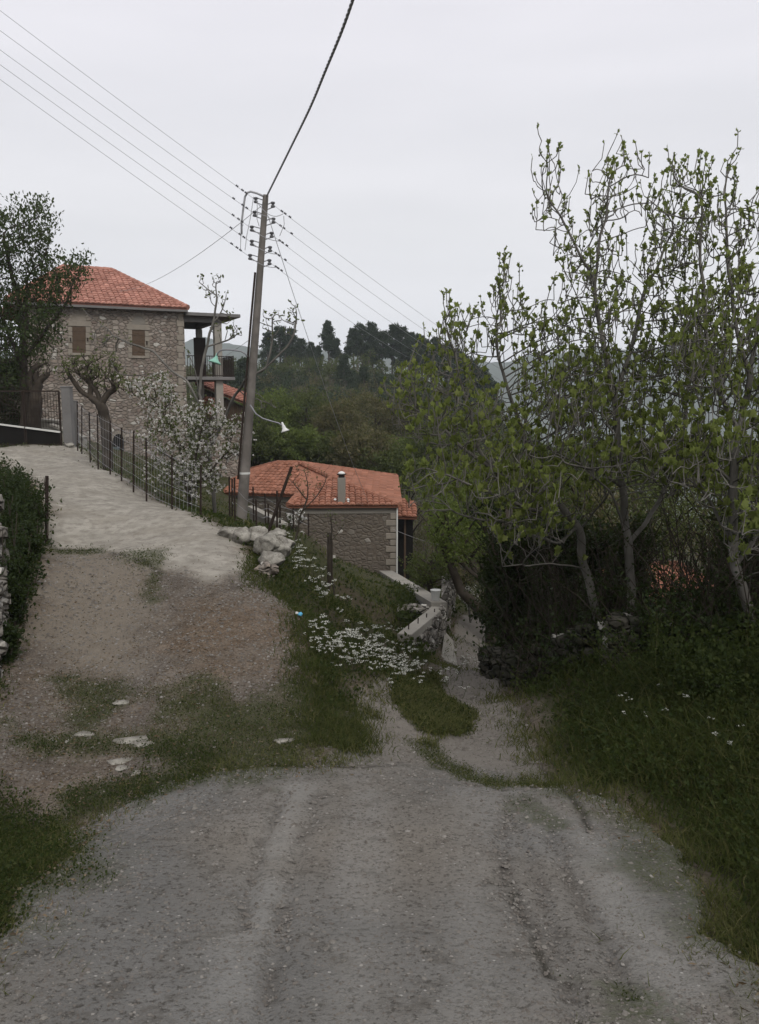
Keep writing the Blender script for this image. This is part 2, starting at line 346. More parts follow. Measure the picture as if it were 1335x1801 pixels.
# ------------------------------------------------------------------ materials
class NT:
    def __init__(s, name):
        s.m = bpy.data.materials.new(name); s.m.use_nodes = True; s.t = s.m.node_tree; s.n = s.t.nodes; s.l = s.t.links
        for n in list(s.n): s.n.remove(n)
        s.out = s.n.new('ShaderNodeOutputMaterial'); s.b = s.n.new('ShaderNodeBsdfPrincipled'); s.l.new(s.b.outputs[0], s.out.inputs[0])
        s.b.inputs['Roughness'].default_value = .85; s.b.inputs['Specular IOR Level'].default_value = .08
        s.tc = s.n.new('ShaderNodeTexCoord').outputs['Object']
    def node(s, t, **kw):
        n = s.n.new(t)
        for k, v in kw.items():
            if k.startswith('_'): setattr(n, k[1:], v)
            else: s.set(n.inputs[k.replace('__', ' ')], v)
        return n
    def set(s, sock, v):
        if isinstance(v, bpy.types.NodeSocket): s.l.new(v, sock)
        elif isinstance(v, (tuple, list)) and len(v) == 3 and sock.type == 'RGBA': sock.default_value = (*v, 1)
        else: sock.default_value = v
    def map(s, scale=(1,1,1), vec=None, rot=(0,0,0)):
        n = s.n.new('ShaderNodeMapping'); s.l.new(vec or s.tc, n.inputs[0]); n.inputs['Scale'].default_value = scale; n.inputs['Rotation'].default_value = rot; return n.outputs[0]
    def noise(s, scale, detail=4, rough=.55, vec=None, dist=0):
        n = s.node('ShaderNodeTexNoise', Scale=scale, Detail=detail, Roughness=rough, Distortion=dist); s.l.new(vec or s.tc, n.inputs['Vector']); return n.outputs['Fac']
    def vor(s, scale, vec=None, feat='F1', rnd=1.0):
        n = s.node('ShaderNodeTexVoronoi', _feature=feat, Scale=scale, Randomness=rnd); s.l.new(vec or s.tc, n.inputs['Vector']); return n
    def ramp(s, fac, stops, interp='LINEAR'):
        n = s.n.new('ShaderNodeValToRGB'); s.l.new(fac, n.inputs[0]); e = n.color_ramp.elements; n.color_ramp.interpolation = interp
        while len(e) < len(stops): e.new(.5)
        for q, (p, c) in zip(e, stops):
            q.position = p; q.color = (*c, 1) if hasattr(c, '__len__') else (c, c, c, 1)
        return n.outputs[0]
    def mix(s, fac, a, b, mode='MIX'):
        n = s.n.new('ShaderNodeMix'); n.data_type = 'RGBA'; n.blend_type = mode
        s.set(n.inputs[0], fac); s.set(n.inputs[6], a); s.set(n.inputs[7], b); return n.outputs[2]
    def math(s, op, a, b=0.0):
        n = s.n.new('ShaderNodeMath'); n.operation = op; s.set(n.inputs[0], a); s.set(n.inputs[1], b); return n.outputs[0]
    def attr(s, name): n = s.n.new('ShaderNodeAttribute'); n.attribute_name = name; return n.outputs['Fac']
    def island(s): return s.n.new('ShaderNodeNewGeometry').outputs['Random Per Island']
    def bump(s, h, dist=.01, strength=1.0, prev=None):
        n = s.node('ShaderNodeBump', Strength=strength, Distance=dist); s.l.new(h, n.inputs['Height'])
        if prev is not None: s.l.new(prev, n.inputs['Normal'])
        return n.outputs[0]
    def done(s, color=None, normal=None, rough=None):
        if color is not None: s.set(s.b.inputs['Base Color'], color)
        if normal is not None: s.l.new(normal, s.b.inputs['Normal'])
        if rough is not None: s.set(s.b.inputs['Roughness'], rough)
        return s.m

def mat_ground():
    t = NT('ground_surface')
    n1 = t.noise(1.1, 5); n2 = t.noise(7, 5, .65); n3 = t.noise(38, 4, .7); nb = t.noise(.45, 3)
    v1 = t.vor(34); v2 = t.vor(90)
    # soil and dead leaves under the plants
    soil = t.mix(n2, (.030,.026,.018), (.062,.050,.034))
    soil = t.mix(t.math('MULTIPLY', n3, .5), soil, (.09,.075,.05))
    green = t.mix(n2, (.018,.026,.010), (.045,.052,.020))
    soil = t.mix(t.ramp(n1, [(.42,0),(.6,1)]), soil, green)
    # grey stony road
    n4 = t.noise(95, 3, .7); nl = t.noise(2.6, 6, .6); nw = t.noise(.8, 4, .6, t.map((2.2,.6,1)))
    r = t.mix(nl, (.085,.082,.077), (.165,.160,.150))
    r = t.mix(t.math('MULTIPLY', t.ramp(nb, [(.42,0),(.6,1)]), .7), r, (.165,.146,.122))
    r = t.mix(t.math('MULTIPLY', t.ramp(nw, [(.50,0),(.68,1)]), .6), r, (.205,.20,.19))
    r = t.mix(t.math('MULTIPLY', t.ramp(n2, [(.32,1),(.47,0)]), .7), r, (.075,.068,.058))
    r = t.mix(t.math('MULTIPLY', t.ramp(n3, [(.37,1),(.47,0)]), .8), r, (.040,.036,.030))
    r = t.mix(t.math('MULTIPLY', t.ramp(n4, [(.60,0),(.72,1)]), .4), r, (.22,.215,.20))
    r = t.mix(t.math('MULTIPLY', t.attr('m_lane'), .75), r, t.mix(n2, (.12,.108,.094), (.21,.19,.165)))
    r = t.mix(t.math('MULTIPLY', t.attr('m_band'), .5), r, (.225,.22,.205))
    r = t.mix(t.math('MULTIPLY', t.attr('m_rut'), .5), r, (.070,.062,.054))
    peb = t.ramp(v1.outputs['Distance'], [(.16,1),(.24,0)])
    sel = t.ramp(v1.outputs['Color'], [(.80,0),(.84,1)])
    r = t.mix(t.math('MULTIPLY', peb, sel), r, t.mix(v1.outputs['Color'], (.08,.072,.065), (.30,.29,.27)))
    # brown dirt
    d = t.mix(t.ramp(nl, [(.35,0),(.65,1)]), (.072,.059,.046), (.155,.129,.103)); d = t.mix(t.math('MULTIPLY', t.ramp(nw, [(.45,0),(.6,1)]), .6), d, (.105,.095,.085))
    d = t.mix(t.math('MULTIPLY', t.ramp(nb, [(.5,0),(.62,1)]), .45), d, (.150,.100,.060))
    d = t.mix(t.ramp(n3, [(.36,1),(.55,0)]), d, (.045,.035,.027))
    d = t.mix(t.math('MULTIPLY', t.ramp(n2, [(.5,0),(.75,1)]), .6), d, (.17,.145,.12))
    # pale concrete
    c = t.mix(t.ramp(nl, [(.35,0),(.65,1)]), (.205,.19,.163), (.315,.295,.255)); c = t.mix(t.math('MULTIPLY', t.ramp(nw, [(.4,0),(.7,1)]), .35), c, (.19,.175,.145))
    c = t.mix(t.ramp(n2, [(.30,1),(.55,0)]), c, (.155,.14,.118))
    c = t.mix(t.math('MULTIPLY', t.ramp(n3, [(.55,0),(.8,1)]), .35), c, (.40,.38,.34))
    c = t.mix(t.math('MULTIPLY', t.ramp(n1, [(.50,0),(.66,1)]), .4), c, (.17,.15,.12))
    lobe = t.mix(n2, (.125,.105,.082), (.20,.175,.142))
    conc = t.attr('m_conc'); lb = t.attr('m_lobe'); mo = t.attr('m_moss'); rd = t.attr('m_road'); ed = t.attr('m_edge')
    path = t.mix(t.math('MULTIPLY', lb, .8), d, lobe)
    path = t.mix(conc, path, c)
    path = t.mix(rd, path, r)
    mg = t.mix(n3, (.020,.028,.010), (.055,.062,.026))
    path = t.mix(t.math('MULTIPLY', mo, t.ramp(n3, [(.40,.25),(.56,.95)])), path, mg)
    path = t.mix(t.math('MULTIPLY', t.attr('m_crack'), .85), path, (.022,.020,.014))
    ds = t.mix(n2, (.024,.021,.014), (.070,.058,.038)); ds = t.mix(t.ramp(n1, [(.38,0),(.52,1)]), ds, t.mix(n3, (.018,.024,.009), (.045,.050,.020))); ds = t.mix(t.math('MULTIPLY', n3, .4), ds, (.085,.072,.048))
    path = t.mix(t.attr('m_soil'), path, ds)
    h = t.math('ADD', t.math('MULTIPLY', n3, .7), t.math('ADD', t.math('MULTIPLY', t.ramp(v1.outputs['Distance'], [(.05,1),(.5,0)]), .35), t.math('MULTIPLY', t.ramp(v2.outputs['Distance'], [(.1,1),(.5,0)]), .25)))
    nrm = t.bump(t.math('MULTIPLY', h, t.math('SUBTRACT', 1.0, t.math('MULTIPLY', conc, .95))), .010, 1.0)
    m1 = t.done(path, nrm, .93)
    s = NT('soil_surface'); 
    n1 = s.noise(1.1,5); n2 = s.noise(7,5,.65); n3 = s.noise(38,4,.7); far = s.noise(.22, 5, .6)
    soil = s.mix(n2, (.0110,.0095,.0065), (.0260,.0215,.0145)); soil = s.mix(s.math('MULTIPLY', n3, .5), soil, (.0375,.0310,.0210))
    green = s.mix(n2, (.0070,.0110,.0040), (.0180,.0230,.0080)); soil = s.mix(s.ramp(n1, [(.35,0),(.5,1)]), soil, green)
    m2 = s.done(soil, s.bump(n3, .02), .95)
    return m1, m2
M = {}
M['path'], M['soil'] = mat_ground()

def leafmat(name, cols, trans=.35, rough=.6, tcol=None):
    t = NT(name); i = t.island()
    k = len(cols); c = t.ramp(i, [((j+.0)/max(k-1,1), cols[j]) for j in range(k)])
    n = t.noise(1.3, 3); c = t.mix(t.math('MULTIPLY', n, .45), c, (.01,.012,.005), 'MIX')
    t.done(c, rough=rough); t.b.inputs['Specular IOR Level'].default_value = .06
    tr = t.n.new('ShaderNodeBsdfTranslucent'); t.set(tr.inputs[0], t.mix(.35, c, tcol or (.30,.38,.09)))
    ms = t.n.new('ShaderNodeMixShader'); ms.inputs[0].default_value = trans
    t.l.new(t.b.outputs[0], ms.inputs[1]); t.l.new(tr.outputs[0], ms.inputs[2]); t.l.new(ms.outputs[0], t.out.inputs[0])
    return t.m
def barkmat(name, a, b, scale=14, bump=.02):
    t = NT(name); n = t.noise(scale, 5, .6, t.map((1,1,.25))); n2 = t.noise(2.2, 3)
    c = t.mix(n, a, b); c = t.mix(t.ramp(n2, [(.45,0),(.65,.6)]), c, tuple(x*1.35 for x in b)); return t.done(c, t.bump(n, bump), .9)
def plain(name, col, var=.25, scale=6, rough=.7, metal=0.0, bump=0.004):
    t = NT(name); n = t.noise(scale, 5, .6); n2 = t.noise(scale*6, 3)
    c = t.mix(n, tuple(x*(1-var) for x in col), tuple(min(1,x*(1+var)) for x in col))
    t.b.inputs['Metallic'].default_value = metal
    return t.done(c, t.bump(n2, bump), rough)
def rubble(name, stones, mortar, scale=3.2, edge=.09, bump=.05, sq=1.7, pale=.0):
    t = NT(name); w = t.node('ShaderNodeTexNoise', Scale=1.7, Detail=2.0); t.l.new(t.tc, w.inputs['Vector'])
    vec = t.map((1,1,sq), t.mix(.09, t.tc, w.outputs['Color'], 'ADD'))
    v = t.vor(scale, vec, rnd=.85); e = t.vor(scale, vec, 'DISTANCE_TO_EDGE', .85)
    sepn = t.n.new('ShaderNodeSeparateColor'); t.l.new(v.outputs['Color'], sepn.inputs[0])
    k = len(stones); c = t.ramp(sepn.outputs[0], [(j/max(k-1,1), stones[j]) for j in range(k)])
    n = t.noise(11, 5, .65); n2 = t.noise(.9, 4)
    c = t.mix(n, c, t.mix(.5, c, (.05,.045,.04)))
    if pale: c = t.mix(t.ramp(sepn.outputs[1], [(1-pale,0),(1-pale+.03,1)]), c, (.42,.40,.36))
    m = t.ramp(e.outputs['Distance'], [(edge*.45,0),(edge,1)])
    c = t.mix(m, t.mix(n, mortar, tuple(x*.65 for x in mortar)), c)
    c = t.mix(t.math('MULTIPLY', t.ramp(n2, [(.4,0),(.7,1)]), .3), c, tuple(x*.8 for x in mortar))
    h = t.math('ADD', t.ramp(e.outputs['Distance'], [(0,0),(edge*2.2,1)]), t.math('MULTIPLY', n, .4))
    return t.done(c, t.bump(h, bump), .92)
M['house_stone'] = rubble('rubble_masonry', [(.17,.14,.115),(.31,.26,.215),(.235,.195,.165),(.40,.35,.30),(.22,.165,.14)], (.26,.23,.195), 4.2, .06, .05, 1.7, .08)
M['cottage_stone'] = rubble('pointed_masonry', [(.115,.098,.078),(.165,.143,.116),(.135,.115,.094),(.15,.13,.105)], (.135,.112,.09), 5.0, .10, .02, 1.4, .025)
M['yard_stone'] = rubble('yard_masonry', [(.22,.205,.18),(.34,.32,.285),(.16,.145,.125)], (.11,.10,.085), 4.6, .07, .05, 1.6, .15)
M['shaded_mossy_stone'] = rubble('shaded_mossy_stone', [(.045,.042,.032),(.085,.080,.064),(.030,.034,.020)], (.02,.02,.012), 6, .06, .03, 1.3, .04)  # mossy stone, colour darkened to stand for the shade under the figs
M['concrete'] = plain('weathered_concrete', (.25,.235,.205), .3, 2.5, .9, bump=.006)
M['concrete_dark'] = plain('stained_concrete', (.15,.145,.14), .35, 2.0, .9, bump=.006)
M['quoin'] = plain('dressed_stone', (.23,.205,.17), .3, 3, .9, bump=.008)
M['shutter'] = plain('brown_shutter_wood', (.085,.060,.042), .3, 9, .7)
M['shade_and_panel_black'] = plain('painted_shade_and_panel', (.012,.011,.010), .2, 3, .9)  # near black: shade painted into the openings, own colour of the gate panels
M['plaster'] = plain('grey_plaster', (.20,.185,.16), .25, 2, .9)
M['boulder_old'] = rubble('limestone', [(.30,.285,.25),(.40,.38,.34),(.24,.225,.20)], (.17,.155,.13), 5, .05, .03, 1.2)
t = NT('limestone_rock'); n = t.noise(5, 6, .65); n2 = t.noise(22, 4); v = t.vor(7, feat='DISTANCE_TO_EDGE', vec=t.mix(.15, t.tc, t.node('ShaderNodeTexNoise', Scale=6.0).outputs['Color'], 'ADD'))
c = t.mix(t.ramp(n, [(.35,0),(.62,1)]), (.11,.10,.085), (.31,.295,.26)); c = t.mix(t.math('MULTIPLY', t.ramp(n2, [(.5,0),(.7,1)]), .5), c, (.10,.10,.075)); c = t.mix(t.math('MULTIPLY', t.ramp(v.outputs['Distance'], [(0,1),(.03,0)]), .6), c, (.07,.06,.05))
M['boulder'] = t.done(c, t.bump(t.math('ADD', n, t.math('MULTIPLY', n2, .3)), .03), .92)
M['rust'] = plain('rusty_iron', (.030,.022,.018), .4, 12, .8)
M['wire'] = plain('wire_metal', (.30,.30,.31), .1, 3, .6)
M['cable'] = plain('cable_rubber', (.33,.33,.34), .15, 5, .6)
M['porcelain'] = plain('grey_porcelain', (.11,.11,.115), .2, 8, .35)
M['galv'] = plain('bracket_steel', (.22,.22,.23), .2, 8, .5, .4)
M['green_enamel'] = plain('green_enamel', (.22,.42,.34), .2, 8, .4)
M['white_enamel'] = plain('white_enamel', (.6,.6,.58), .1, 8, .45)
M['white_paint'] = plain('white_paint', (.55,.55,.52), .12, 5, .5)
M['blue_plastic'] = plain('blue_plastic', (.10,.33,.50), .15, 6, .4)
M['pole_wood'] = barkmat('weathered_pole_wood', (.075,.068,.06), (.165,.15,.135), 9, .006)
M['bark_grey'] = barkmat('grey_smooth_bark', (.05,.046,.040), (.16,.152,.136), 10, .008)
M['bark_dark'] = barkmat('dark_bark', (.022,.018,.014), (.060,.050,.040), 12, .02)
M['bark_pine'] = barkmat('pine_bark', (.05,.04,.034), (.12,.098,.082), 5, .03)
M['fig_leaf'] = leafmat('fig_leaf', [(.14,.175,.045),(.21,.25,.07),(.165,.205,.055),(.27,.30,.10)], .42)
M['olive_leaf'] = leafmat('small_dark_leaf', [(.025,.042,.016),(.050,.070,.028),(.038,.058,.020),(.07,.09,.04)], .2)
M['bud_leaf'] = leafmat('young_leaf', [(.06,.07,.03),(.10,.12,.05),(.08,.09,.035)], .3)
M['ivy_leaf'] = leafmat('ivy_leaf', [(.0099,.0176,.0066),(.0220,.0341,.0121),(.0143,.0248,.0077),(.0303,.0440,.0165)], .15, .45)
M['petal'] = leafmat('white_petal', [(.62,.60,.56),(.78,.76,.72),(.66,.62,.60)], .3, .7, (.7,.7,.65))
M['umbel'] = leafmat('white_umbel', [(.62,.63,.55),(.80,.80,.74)], .3, .7, (.7,.7,.65))
M['grass'] = leafmat('grass_blade', [(.020,.030,.009),(.062,.072,.020),(.030,.046,.012),(.11,.10,.042),(.045,.060,.016),(.018,.028,.009)], .3)
M['olive_grass'] = leafmat('olive_grass', [(.040,.048,.015),(.095,.098,.034),(.060,.070,.022),(.15,.135,.062),(.075,.085,.028)], .3)
M['weed'] = leafmat('low_weed_leaf', [(.008,.016,.005),(.034,.048,.014),(.016,.028,.008),(.05,.06,.02)], .25)
M['pine_leaf'] = leafmat('pine_needles', [(.026,.042,.024),(.042,.062,.034),(.032,.050,.028)], .1)
M['scrub_leaf'] = leafmat('scrub_leaf', [(.045,.062,.020),(.085,.10,.034),(.06,.078,.026),(.10,.11,.042)], .25)
M['brown_leaf'] = leafmat('spring_brown_twig_leaf', [(.085,.074,.042),(.135,.115,.062),(.105,.10,.045)], .25)
M['lime_leaf'] = leafmat('fresh_leaf', [(.075,.105,.026),(.125,.16,.042),(.09,.125,.032),(.15,.18,.055)], .35)
M['dead_leaf'] = leafmat('dead_leaf', [(.10,.065,.04),(.16,.11,.07),(.22,.18,.13),(.07,.05,.035)], .1)
def mat_tile(name, a, b):
    t = NT(name); i = t.island(); n = t.noise(2.0, 4); n2 = t.noise(26, 4)
    c = t.ramp(i, [(0,a),(.5,b),(.8,tuple(x*.8 for x in a)),(1,tuple(min(1,x*1.25) for x in b))])
    c = t.mix(t.ramp(n, [(.45,0),(.75,.5)]), c, (.16,.085,.06)); c = t.mix(t.ramp(n2, [(.5,0),(.8,.35)]), c, (.10,.07,.055))
    return t.done(c, t.bump(n2, .004), .85)
M['tile'] = mat_tile('terracotta_tile', (.225,.095,.060), (.285,.130,.086))
M['tile_faded'] = mat_tile('faded_terracotta_tile', (.31,.145,.110), (.39,.195,.150))
t = NT('stones'); i = t.island(); M['pebble'] = t.done(t.mix(t.noise(30, 3), t.ramp(i, [(0,(.10,.09,.08)),(.4,(.17,.155,.14)),(.85,(.22,.21,.19)),(1,(.32,.305,.28))]), (.08,.07,.06)), rough=.9)

# ------------------------------------------------------------------ ground sheets
_V, _F, _isr, _isd, _A = _build_ground()
tag(_sub('road', _V, _F, _isr, M['path'], _A), kind='structure')
tag(_sub('driveway', _V, _F, _isd, M['path'], _A), kind='structure')
tag(_sub('ground', _V, _F, ~(_isr | _isd), M['path'], _A), kind='structure')
# ------------------------------------------------------------------ tiled roofs
def roof_face(mb, tiles, pts, over=0.0, tw=.24, tl=.33, thick=.08):
    """pts: first two are the eave ends (left to right seen from outside); adds deck to mb, tiles to tiles list"""
    P = [Vector(p) for p in pts]; u = (P[1]-P[0]); Lu = u.length; u.normalize()
    n = Vector((0,0,0))
    for i in range(len(P)): n += (P[i]-P[0]).cross(P[(i+1) % len(P)]-P[0])
    n.normalize()
    if n.z < 0: n = -n
    v = n.cross(u).normalized()
    if v.z < 0: v = -v
    n0 = len(P); mb.add(list(P)+[p-Vector((0,0,thick)) for p in P], [tuple(range(n0)), tuple(range(2*n0-1, n0-1, -1))]+[(i,(i+1)%n0,n0+(i+1)%n0,n0+i) for i in range(n0)])
    q = np.array([((p-P[0]).dot(u), (p-P[0]).dot(v)) for p in P]); um, vm = q.min(0), q.max(0)
    a, b = np.meshgrid(np.arange(um[0]-tw, vm[0]+tw, tw), np.arange(-tl*.15, vm[1]+tl, tl)); a = a.ravel(); b = b.ravel()
    keep = psd(a+tw/2, b+tl*.55, q) < .02; a, b = a[keep], b[keep]
    k = 5; th = np.linspace(0, math.pi, k); prof = np.stack([tw*.5-np.cos(th)*tw*.52, np.sin(th)*.065], 1)
    rot = RNG.normal(0, .012, len(a))
    V = []
    for ti, (A, B) in enumerate(zip(a, b)):
        j = RNG.normal(0, .006)
        for e, (dv, dz) in enumerate(((-.03, .045), (tl*1.02, .012))):
            for pu, pz in prof:
                V.append(P[0]+u*(A+pu+rot[ti]*dv*3)+v*(B+dv)+n*(pz+dz+j))
    nv = 2*k; F = []
    for t_ in range(len(a)):
        o = t_*nv; F += [(o+i, o+i+1, o+k+i+1, o+k+i) for i in range(k-1)]
        F += [(o, o+i, o+i+1) for i in range(1, k-1)]
    base = len(tiles[0]); tiles[0].extend(V); tiles[1].extend([tuple(i+base for i in f) for f in F])
def build_tiles(name, tiles, mat, parent):
    mb = MB(); mb.v = [tuple(p) for p in tiles[0]]; mb.f = tiles[1]
    me = bpy.data.meshes.new(name); me.from_pydata(mb.v, [], mb.f); me.update()
    return link(name, me, mat, parent)
def ridge(parent, pts, mat, r=.12, name='ridge_tiles'):
    mb = MB()
    for a, b in pts:
        a = Vector(a); b = Vector(b); d = b-a; k = max(2, int(d.length/.36))
        for i in range(k):
            p = a+d*(i/k); q = a+d*((i+1.08)/k); mb.tube([p+Vector((0,0,.03)), q+Vector((0,0,.03))], [r*1.08, r*.92], 8)
    return mb.build(name, mat, parent)

def on_plane(px, py, A, B):
    d = ray(px, py); nx, ny = (B[1]-A[1]), -(B[0]-A[0]); k = (A[0]*nx+A[1]*ny)/(d[0]*nx+d[1]*ny)
    return Vector((d[0]*k, d[1]*k, EYE+d[2]*k))

# ------------------------------------------------------------------ upper stone house
zE = at(323, 543, 38.6).z
hA = at(42, 531, 35.6); hB = at(323, 543, 38.6)
eu = Vector((hB.x-hA.x, hB.y-hA.y, 0)).normalized(); ev = Vector((-eu.y, eu.x, 0))
if ev.y < 0: ev = -ev
HD = 8.5
hC = Vector((hB.x, hB.y, 0))+ev*HD; hDd = Vector((hA.x, hA.y, 0))+ev*HD
house = empty('stone_house', (hA.x, hA.y, -1.0), 'two storey stone house with faded red roof and brown shutters, behind the driveway gate', 'house')
mb = MB(); mb.prism([(hA.x,hA.y),(hB.x,hB.y),(hC.x,hC.y),(hDd.x,hDd.y)], -3.5, zE-.06); mb.build('wall', M['house_stone'], house)
def fpt(px, py, out=0.0):
    p = on_plane(px, py, hA, hB); return p-ev*out
def frect(mb, px0, px1, py0, py1, out0, out1):
    """block on the facade between two pixel columns and rows, from depth out0 to out1 in front of it"""
    a = fpt(px0, py1); b = fpt(px1, py0); w = (Vector((b.x,b.y,0))-Vector((a.x,a.y,0))).length
    c = Vector(((a.x+b.x)/2, (a.y+b.y)/2, (a.z+b.z)/2))-ev*(out0+out1)/2
    mb.box(c, (w, abs(out1-out0), abs(b.z-a.z)), M=Matrix((eu, ev, Vector((0,0,1)))).transposed())
rr = random.Random(3)
for px in (46, 318):
    mb = MB()
    z = 848
    i = 0
    while z > 548:
        h_ = rr.uniform(9, 14); w_ = 7 if i % 2 else 4.5
        frect(mb, px-w_, px+w_*.75, z-h_+.8, z, -.1, .035+rr.uniform(0,.015)); z -= h_; i += 1
    mb.build('corner_stones', M['quoin'], house, bevel=.02)
for px0, px1, y0, y1, arch in ((127, 151, 573.5, 621, .5), (232, 255, 580, 626, 1)):
    mb = MB()
    for s_, e_ in ((px0-7, px0), (px1, px1+7)):
        z = y1+4; i = 0
        while z > y0+3:
            h_ = rr.uniform(8, 12); x = rr.uniform(-1.5, 2.0)
            frect(mb, s_-(x if s_ < px0 else 0), e_+(x if s_ >= px1-1 else 0), max(z-h_+.7, y0), z, -.1, .03+rr.uniform(0,.015)); z -= h_; i += 1
    frect(mb, px0-9, px1+9, y0-8, y0-.3, -.1, .04)
    w = mb.build('window', M['quoin'], house, bevel=.015)
    mb = MB(); frect(mb, px0, px1, y1, y1+3.5, -.1, .06); mb.build('sill', M['quoin'], w)
    mb = MB()
    cx = (px0+px1)/2; hw = (px1-px0)/2+1.0
    pts = [fpt(cx+hw*math.cos(a), y0-9-hw*1.25*math.sin(a), .012) for a in np.linspace(0, math.pi, 13)]
    mb.add([p for p in pts]+[p+ev*.1 for p in pts], [tuple(range(13))]+[(i,i+1,14+i,13+i) for i in range(12)])
    mb.build('arch_infill', M['plaster'] if arch == 1 else M['quoin'], w)
    mb = MB()
    for i in range(10):
        a0, a1 = math.pi*i/10+.03, math.pi*(i+1)/10-.03
        q = [fpt(cx+r_*math.cos(a), y0-9-r_*1.22*math.sin(a), .035) for r_, a in ((hw,a0),(hw+5,a0),(hw+5,a1),(hw,a1))]
        mb.add(q+[p+ev*.1 for p in q], [(0,1,2,3),(0,1,5,4),(1,2,6,5),(2,3,7,6),(3,0,4,7)])
    mb.build('arch_stones', M['quoin'], w)
    mb = MB(); mid = (px0+px1)/2
    for a_, b_ in ((px0+.4, mid-.2), (mid+.2, px1-.4)):
        n_ = 4
        for i in range(n_): frect(mb, a_+(b_-a_)*i/n_+.12, a_+(b_-a_)*(i+1)/n_-.12, y0+.3, y1-.3, -.05, .006+.004*(i % 2))
        for yy in (y0+8, (y0+y1)/2, y1-8): frect(mb, a_+.3, b_-.3, yy-1.3, yy+1.3, 0, .022)
    mb.build('shutter', M['shutter'], w)
    for s_ in (px0-3, px1+3):
        mb = MB(); frect(mb, s_-.9, s_+.9, (y0+y1)/2-3, (y0+y1)/2+3, 0, .10)
        mb.build('shutter_catch', M['rust'], w)
# cellar arch at the foot of the facade
mb = MB(); q = [fpt(208+10*math.cos(a), 776-13*math.sin(a), .015) for a in np.linspace(0, math.pi, 11)]
q = [fpt(218, 850, .015)]+q+[fpt(198, 850, .015)]
mb.add(q+[p+ev*.3 for p in q], [tuple(range(len(q)))]+[(i,(i+1)%len(q),len(q)+(i+1)%len(q),len(q)+i) for i in range(len(q))])
dr = mb.build('cellar_opening_shade', M['shade_and_panel_black'], house)  # solid slab, shade of the opening painted in near black
mb = MB(); frect(mb, 199.5, 209, 786, 850, .015, .05); mb.build('cellar_door', plain('blue_grey_door', (.10,.12,.13), .2), dr)
mb = MB()
for i in range(9):
    a0, a1 = math.pi*i/9+.03, math.pi*(i+1)/9-.03
    qq = [fpt(208+r_*math.cos(a), 776-r_*1.3*math.sin(a), .05) for r_, a in ((10,a0),(14,a0),(14,a1),(10,a1))]
    mb.add(qq+[p+ev*.1 for p in qq], [(0,1,2,3),(0,1,5,4),(1,2,6,5),(2,3,7,6),(3,0,4,7)])
mb.build('arch_stones', M['quoin'], dr)
# hipped roof
ov = .32
eA = Vector((hA.x,hA.y,zE))-eu*(ov+.35)-ev*ov; eB = Vector((hB.x,hB.y,zE))+eu*.12-ev*ov
eC = Vector((hC.x,hC.y,zE))+eu*.12+ev*ov; eD = Vector((hDd.x,hDd.y,zE))-eu*(ov+.35)+ev*ov
apR = at(196, 476, 41.6); apL = Vector((apR.x,apR.y,apR.z))-eu*2.3
mb = MB(); tl = ([], [])
for f in ([eA,eB,apR,apL],[eB,eC,apR],[eC,eD,apL,apR],[eD,eA,apL]): roof_face(mb, tl, f)
rf = mb.build('roof', M['tile_faded'], house); build_tiles('roof_tiles', tl, M['tile_faded'], rf)
ridge(rf, [(eA,apL),(eB,apR),(apL,apR),(eC,apR),(eD,apL)], M['tile_faded'], .13)
mb = MB(); mb.bar(eA+Vector((0,0,-.13))+ev*.1, eB+Vector((0,0,-.13))+ev*.1, .3, .1); mb.build('eaves_board', M['concrete_dark'], rf)
# concrete veranda frame on the right of the house
ver = empty('concrete_veranda', (hB.x+1.2, hB.y, 2.4), 'grey concrete veranda with columns and flat roof right of the stone house', 'veranda')
vS = at(419, 556, 38.2)
v0 = Vector((hB.x, hB.y, 0))+eu*.03
def vpt(a, b, z): p = v0+eu*a+ev*b; return (p.x, p.y, z)
Lv = 2.65
def vslab(mb, a0, a1, b0, b1, z0, z1):
    mb.prism([vpt(a0,b0,0)[:2], vpt(a1,b0,0)[:2], vpt(a1,b1,0)[:2], vpt(a0,b1,0)[:2]], z0, z1)
zs = zE-.16
mb = MB(); vslab(mb, 0, Lv, -.25, 4.6, zs-.16, zs); mb.build('roof_slab', M['concrete_dark'], ver, bevel=.02)
mb = MB(); vslab(mb, 0, 1.75, .15, .4, zs-.42, zs-.163); vslab(mb, 0, 1.75, 4.0, 4.25, zs-.42, zs-.163); vslab(mb, 1.45, 1.75, .4, 4.0, zs-.40, zs-.163); mb.build('beam', M['concrete_dark'], ver)
zb = at(380, 662, 38.5).z
mb = MB(); vslab(mb, 0, 2.35, -.1, 4.4, zb-.16, zb); mb.build('balcony_slab', M['concrete_dark'], ver, bevel=.02)
for a_, b_, w_ in ((1.62, .28, .36), (.62, 4.1, .3), (1.62, 4.1, .3)):
    for z0, z1 in ((zb+.002, zs-.425), (-3.4, zb-.163)):
        mb = MB(); vslab(mb, a_-w_/2, a_+w_/2, b_-w_/2, b_+w_/2, z0, z1); mb.build('column', M['concrete'], ver, bevel=.02)
mb = MB()
for i in range(20): mb.box(vpt(.06+i*.118, -.06, zb+.5), (.022,.022,.98))
for i in range(36): mb.box(vpt(2.3, -.06+i*.12, zb+.5), (.022,.022,.98))
for z in (zb+.06, zb+.98): mb.bar(vpt(.02,-.06,z), vpt(2.3,-.06,z), .04); mb.bar(vpt(2.3,-.06,z), vpt(2.3,4.2,z), .04)
mb.build('railing', M['rust'], ver)
# tall shutters / dark screen behind the railing
mb = MB(); vslab(mb, .9, 1.5, 2.2, 2.26, zb+.01, zb+2.0); mb.build('screen', M['rust'], ver)

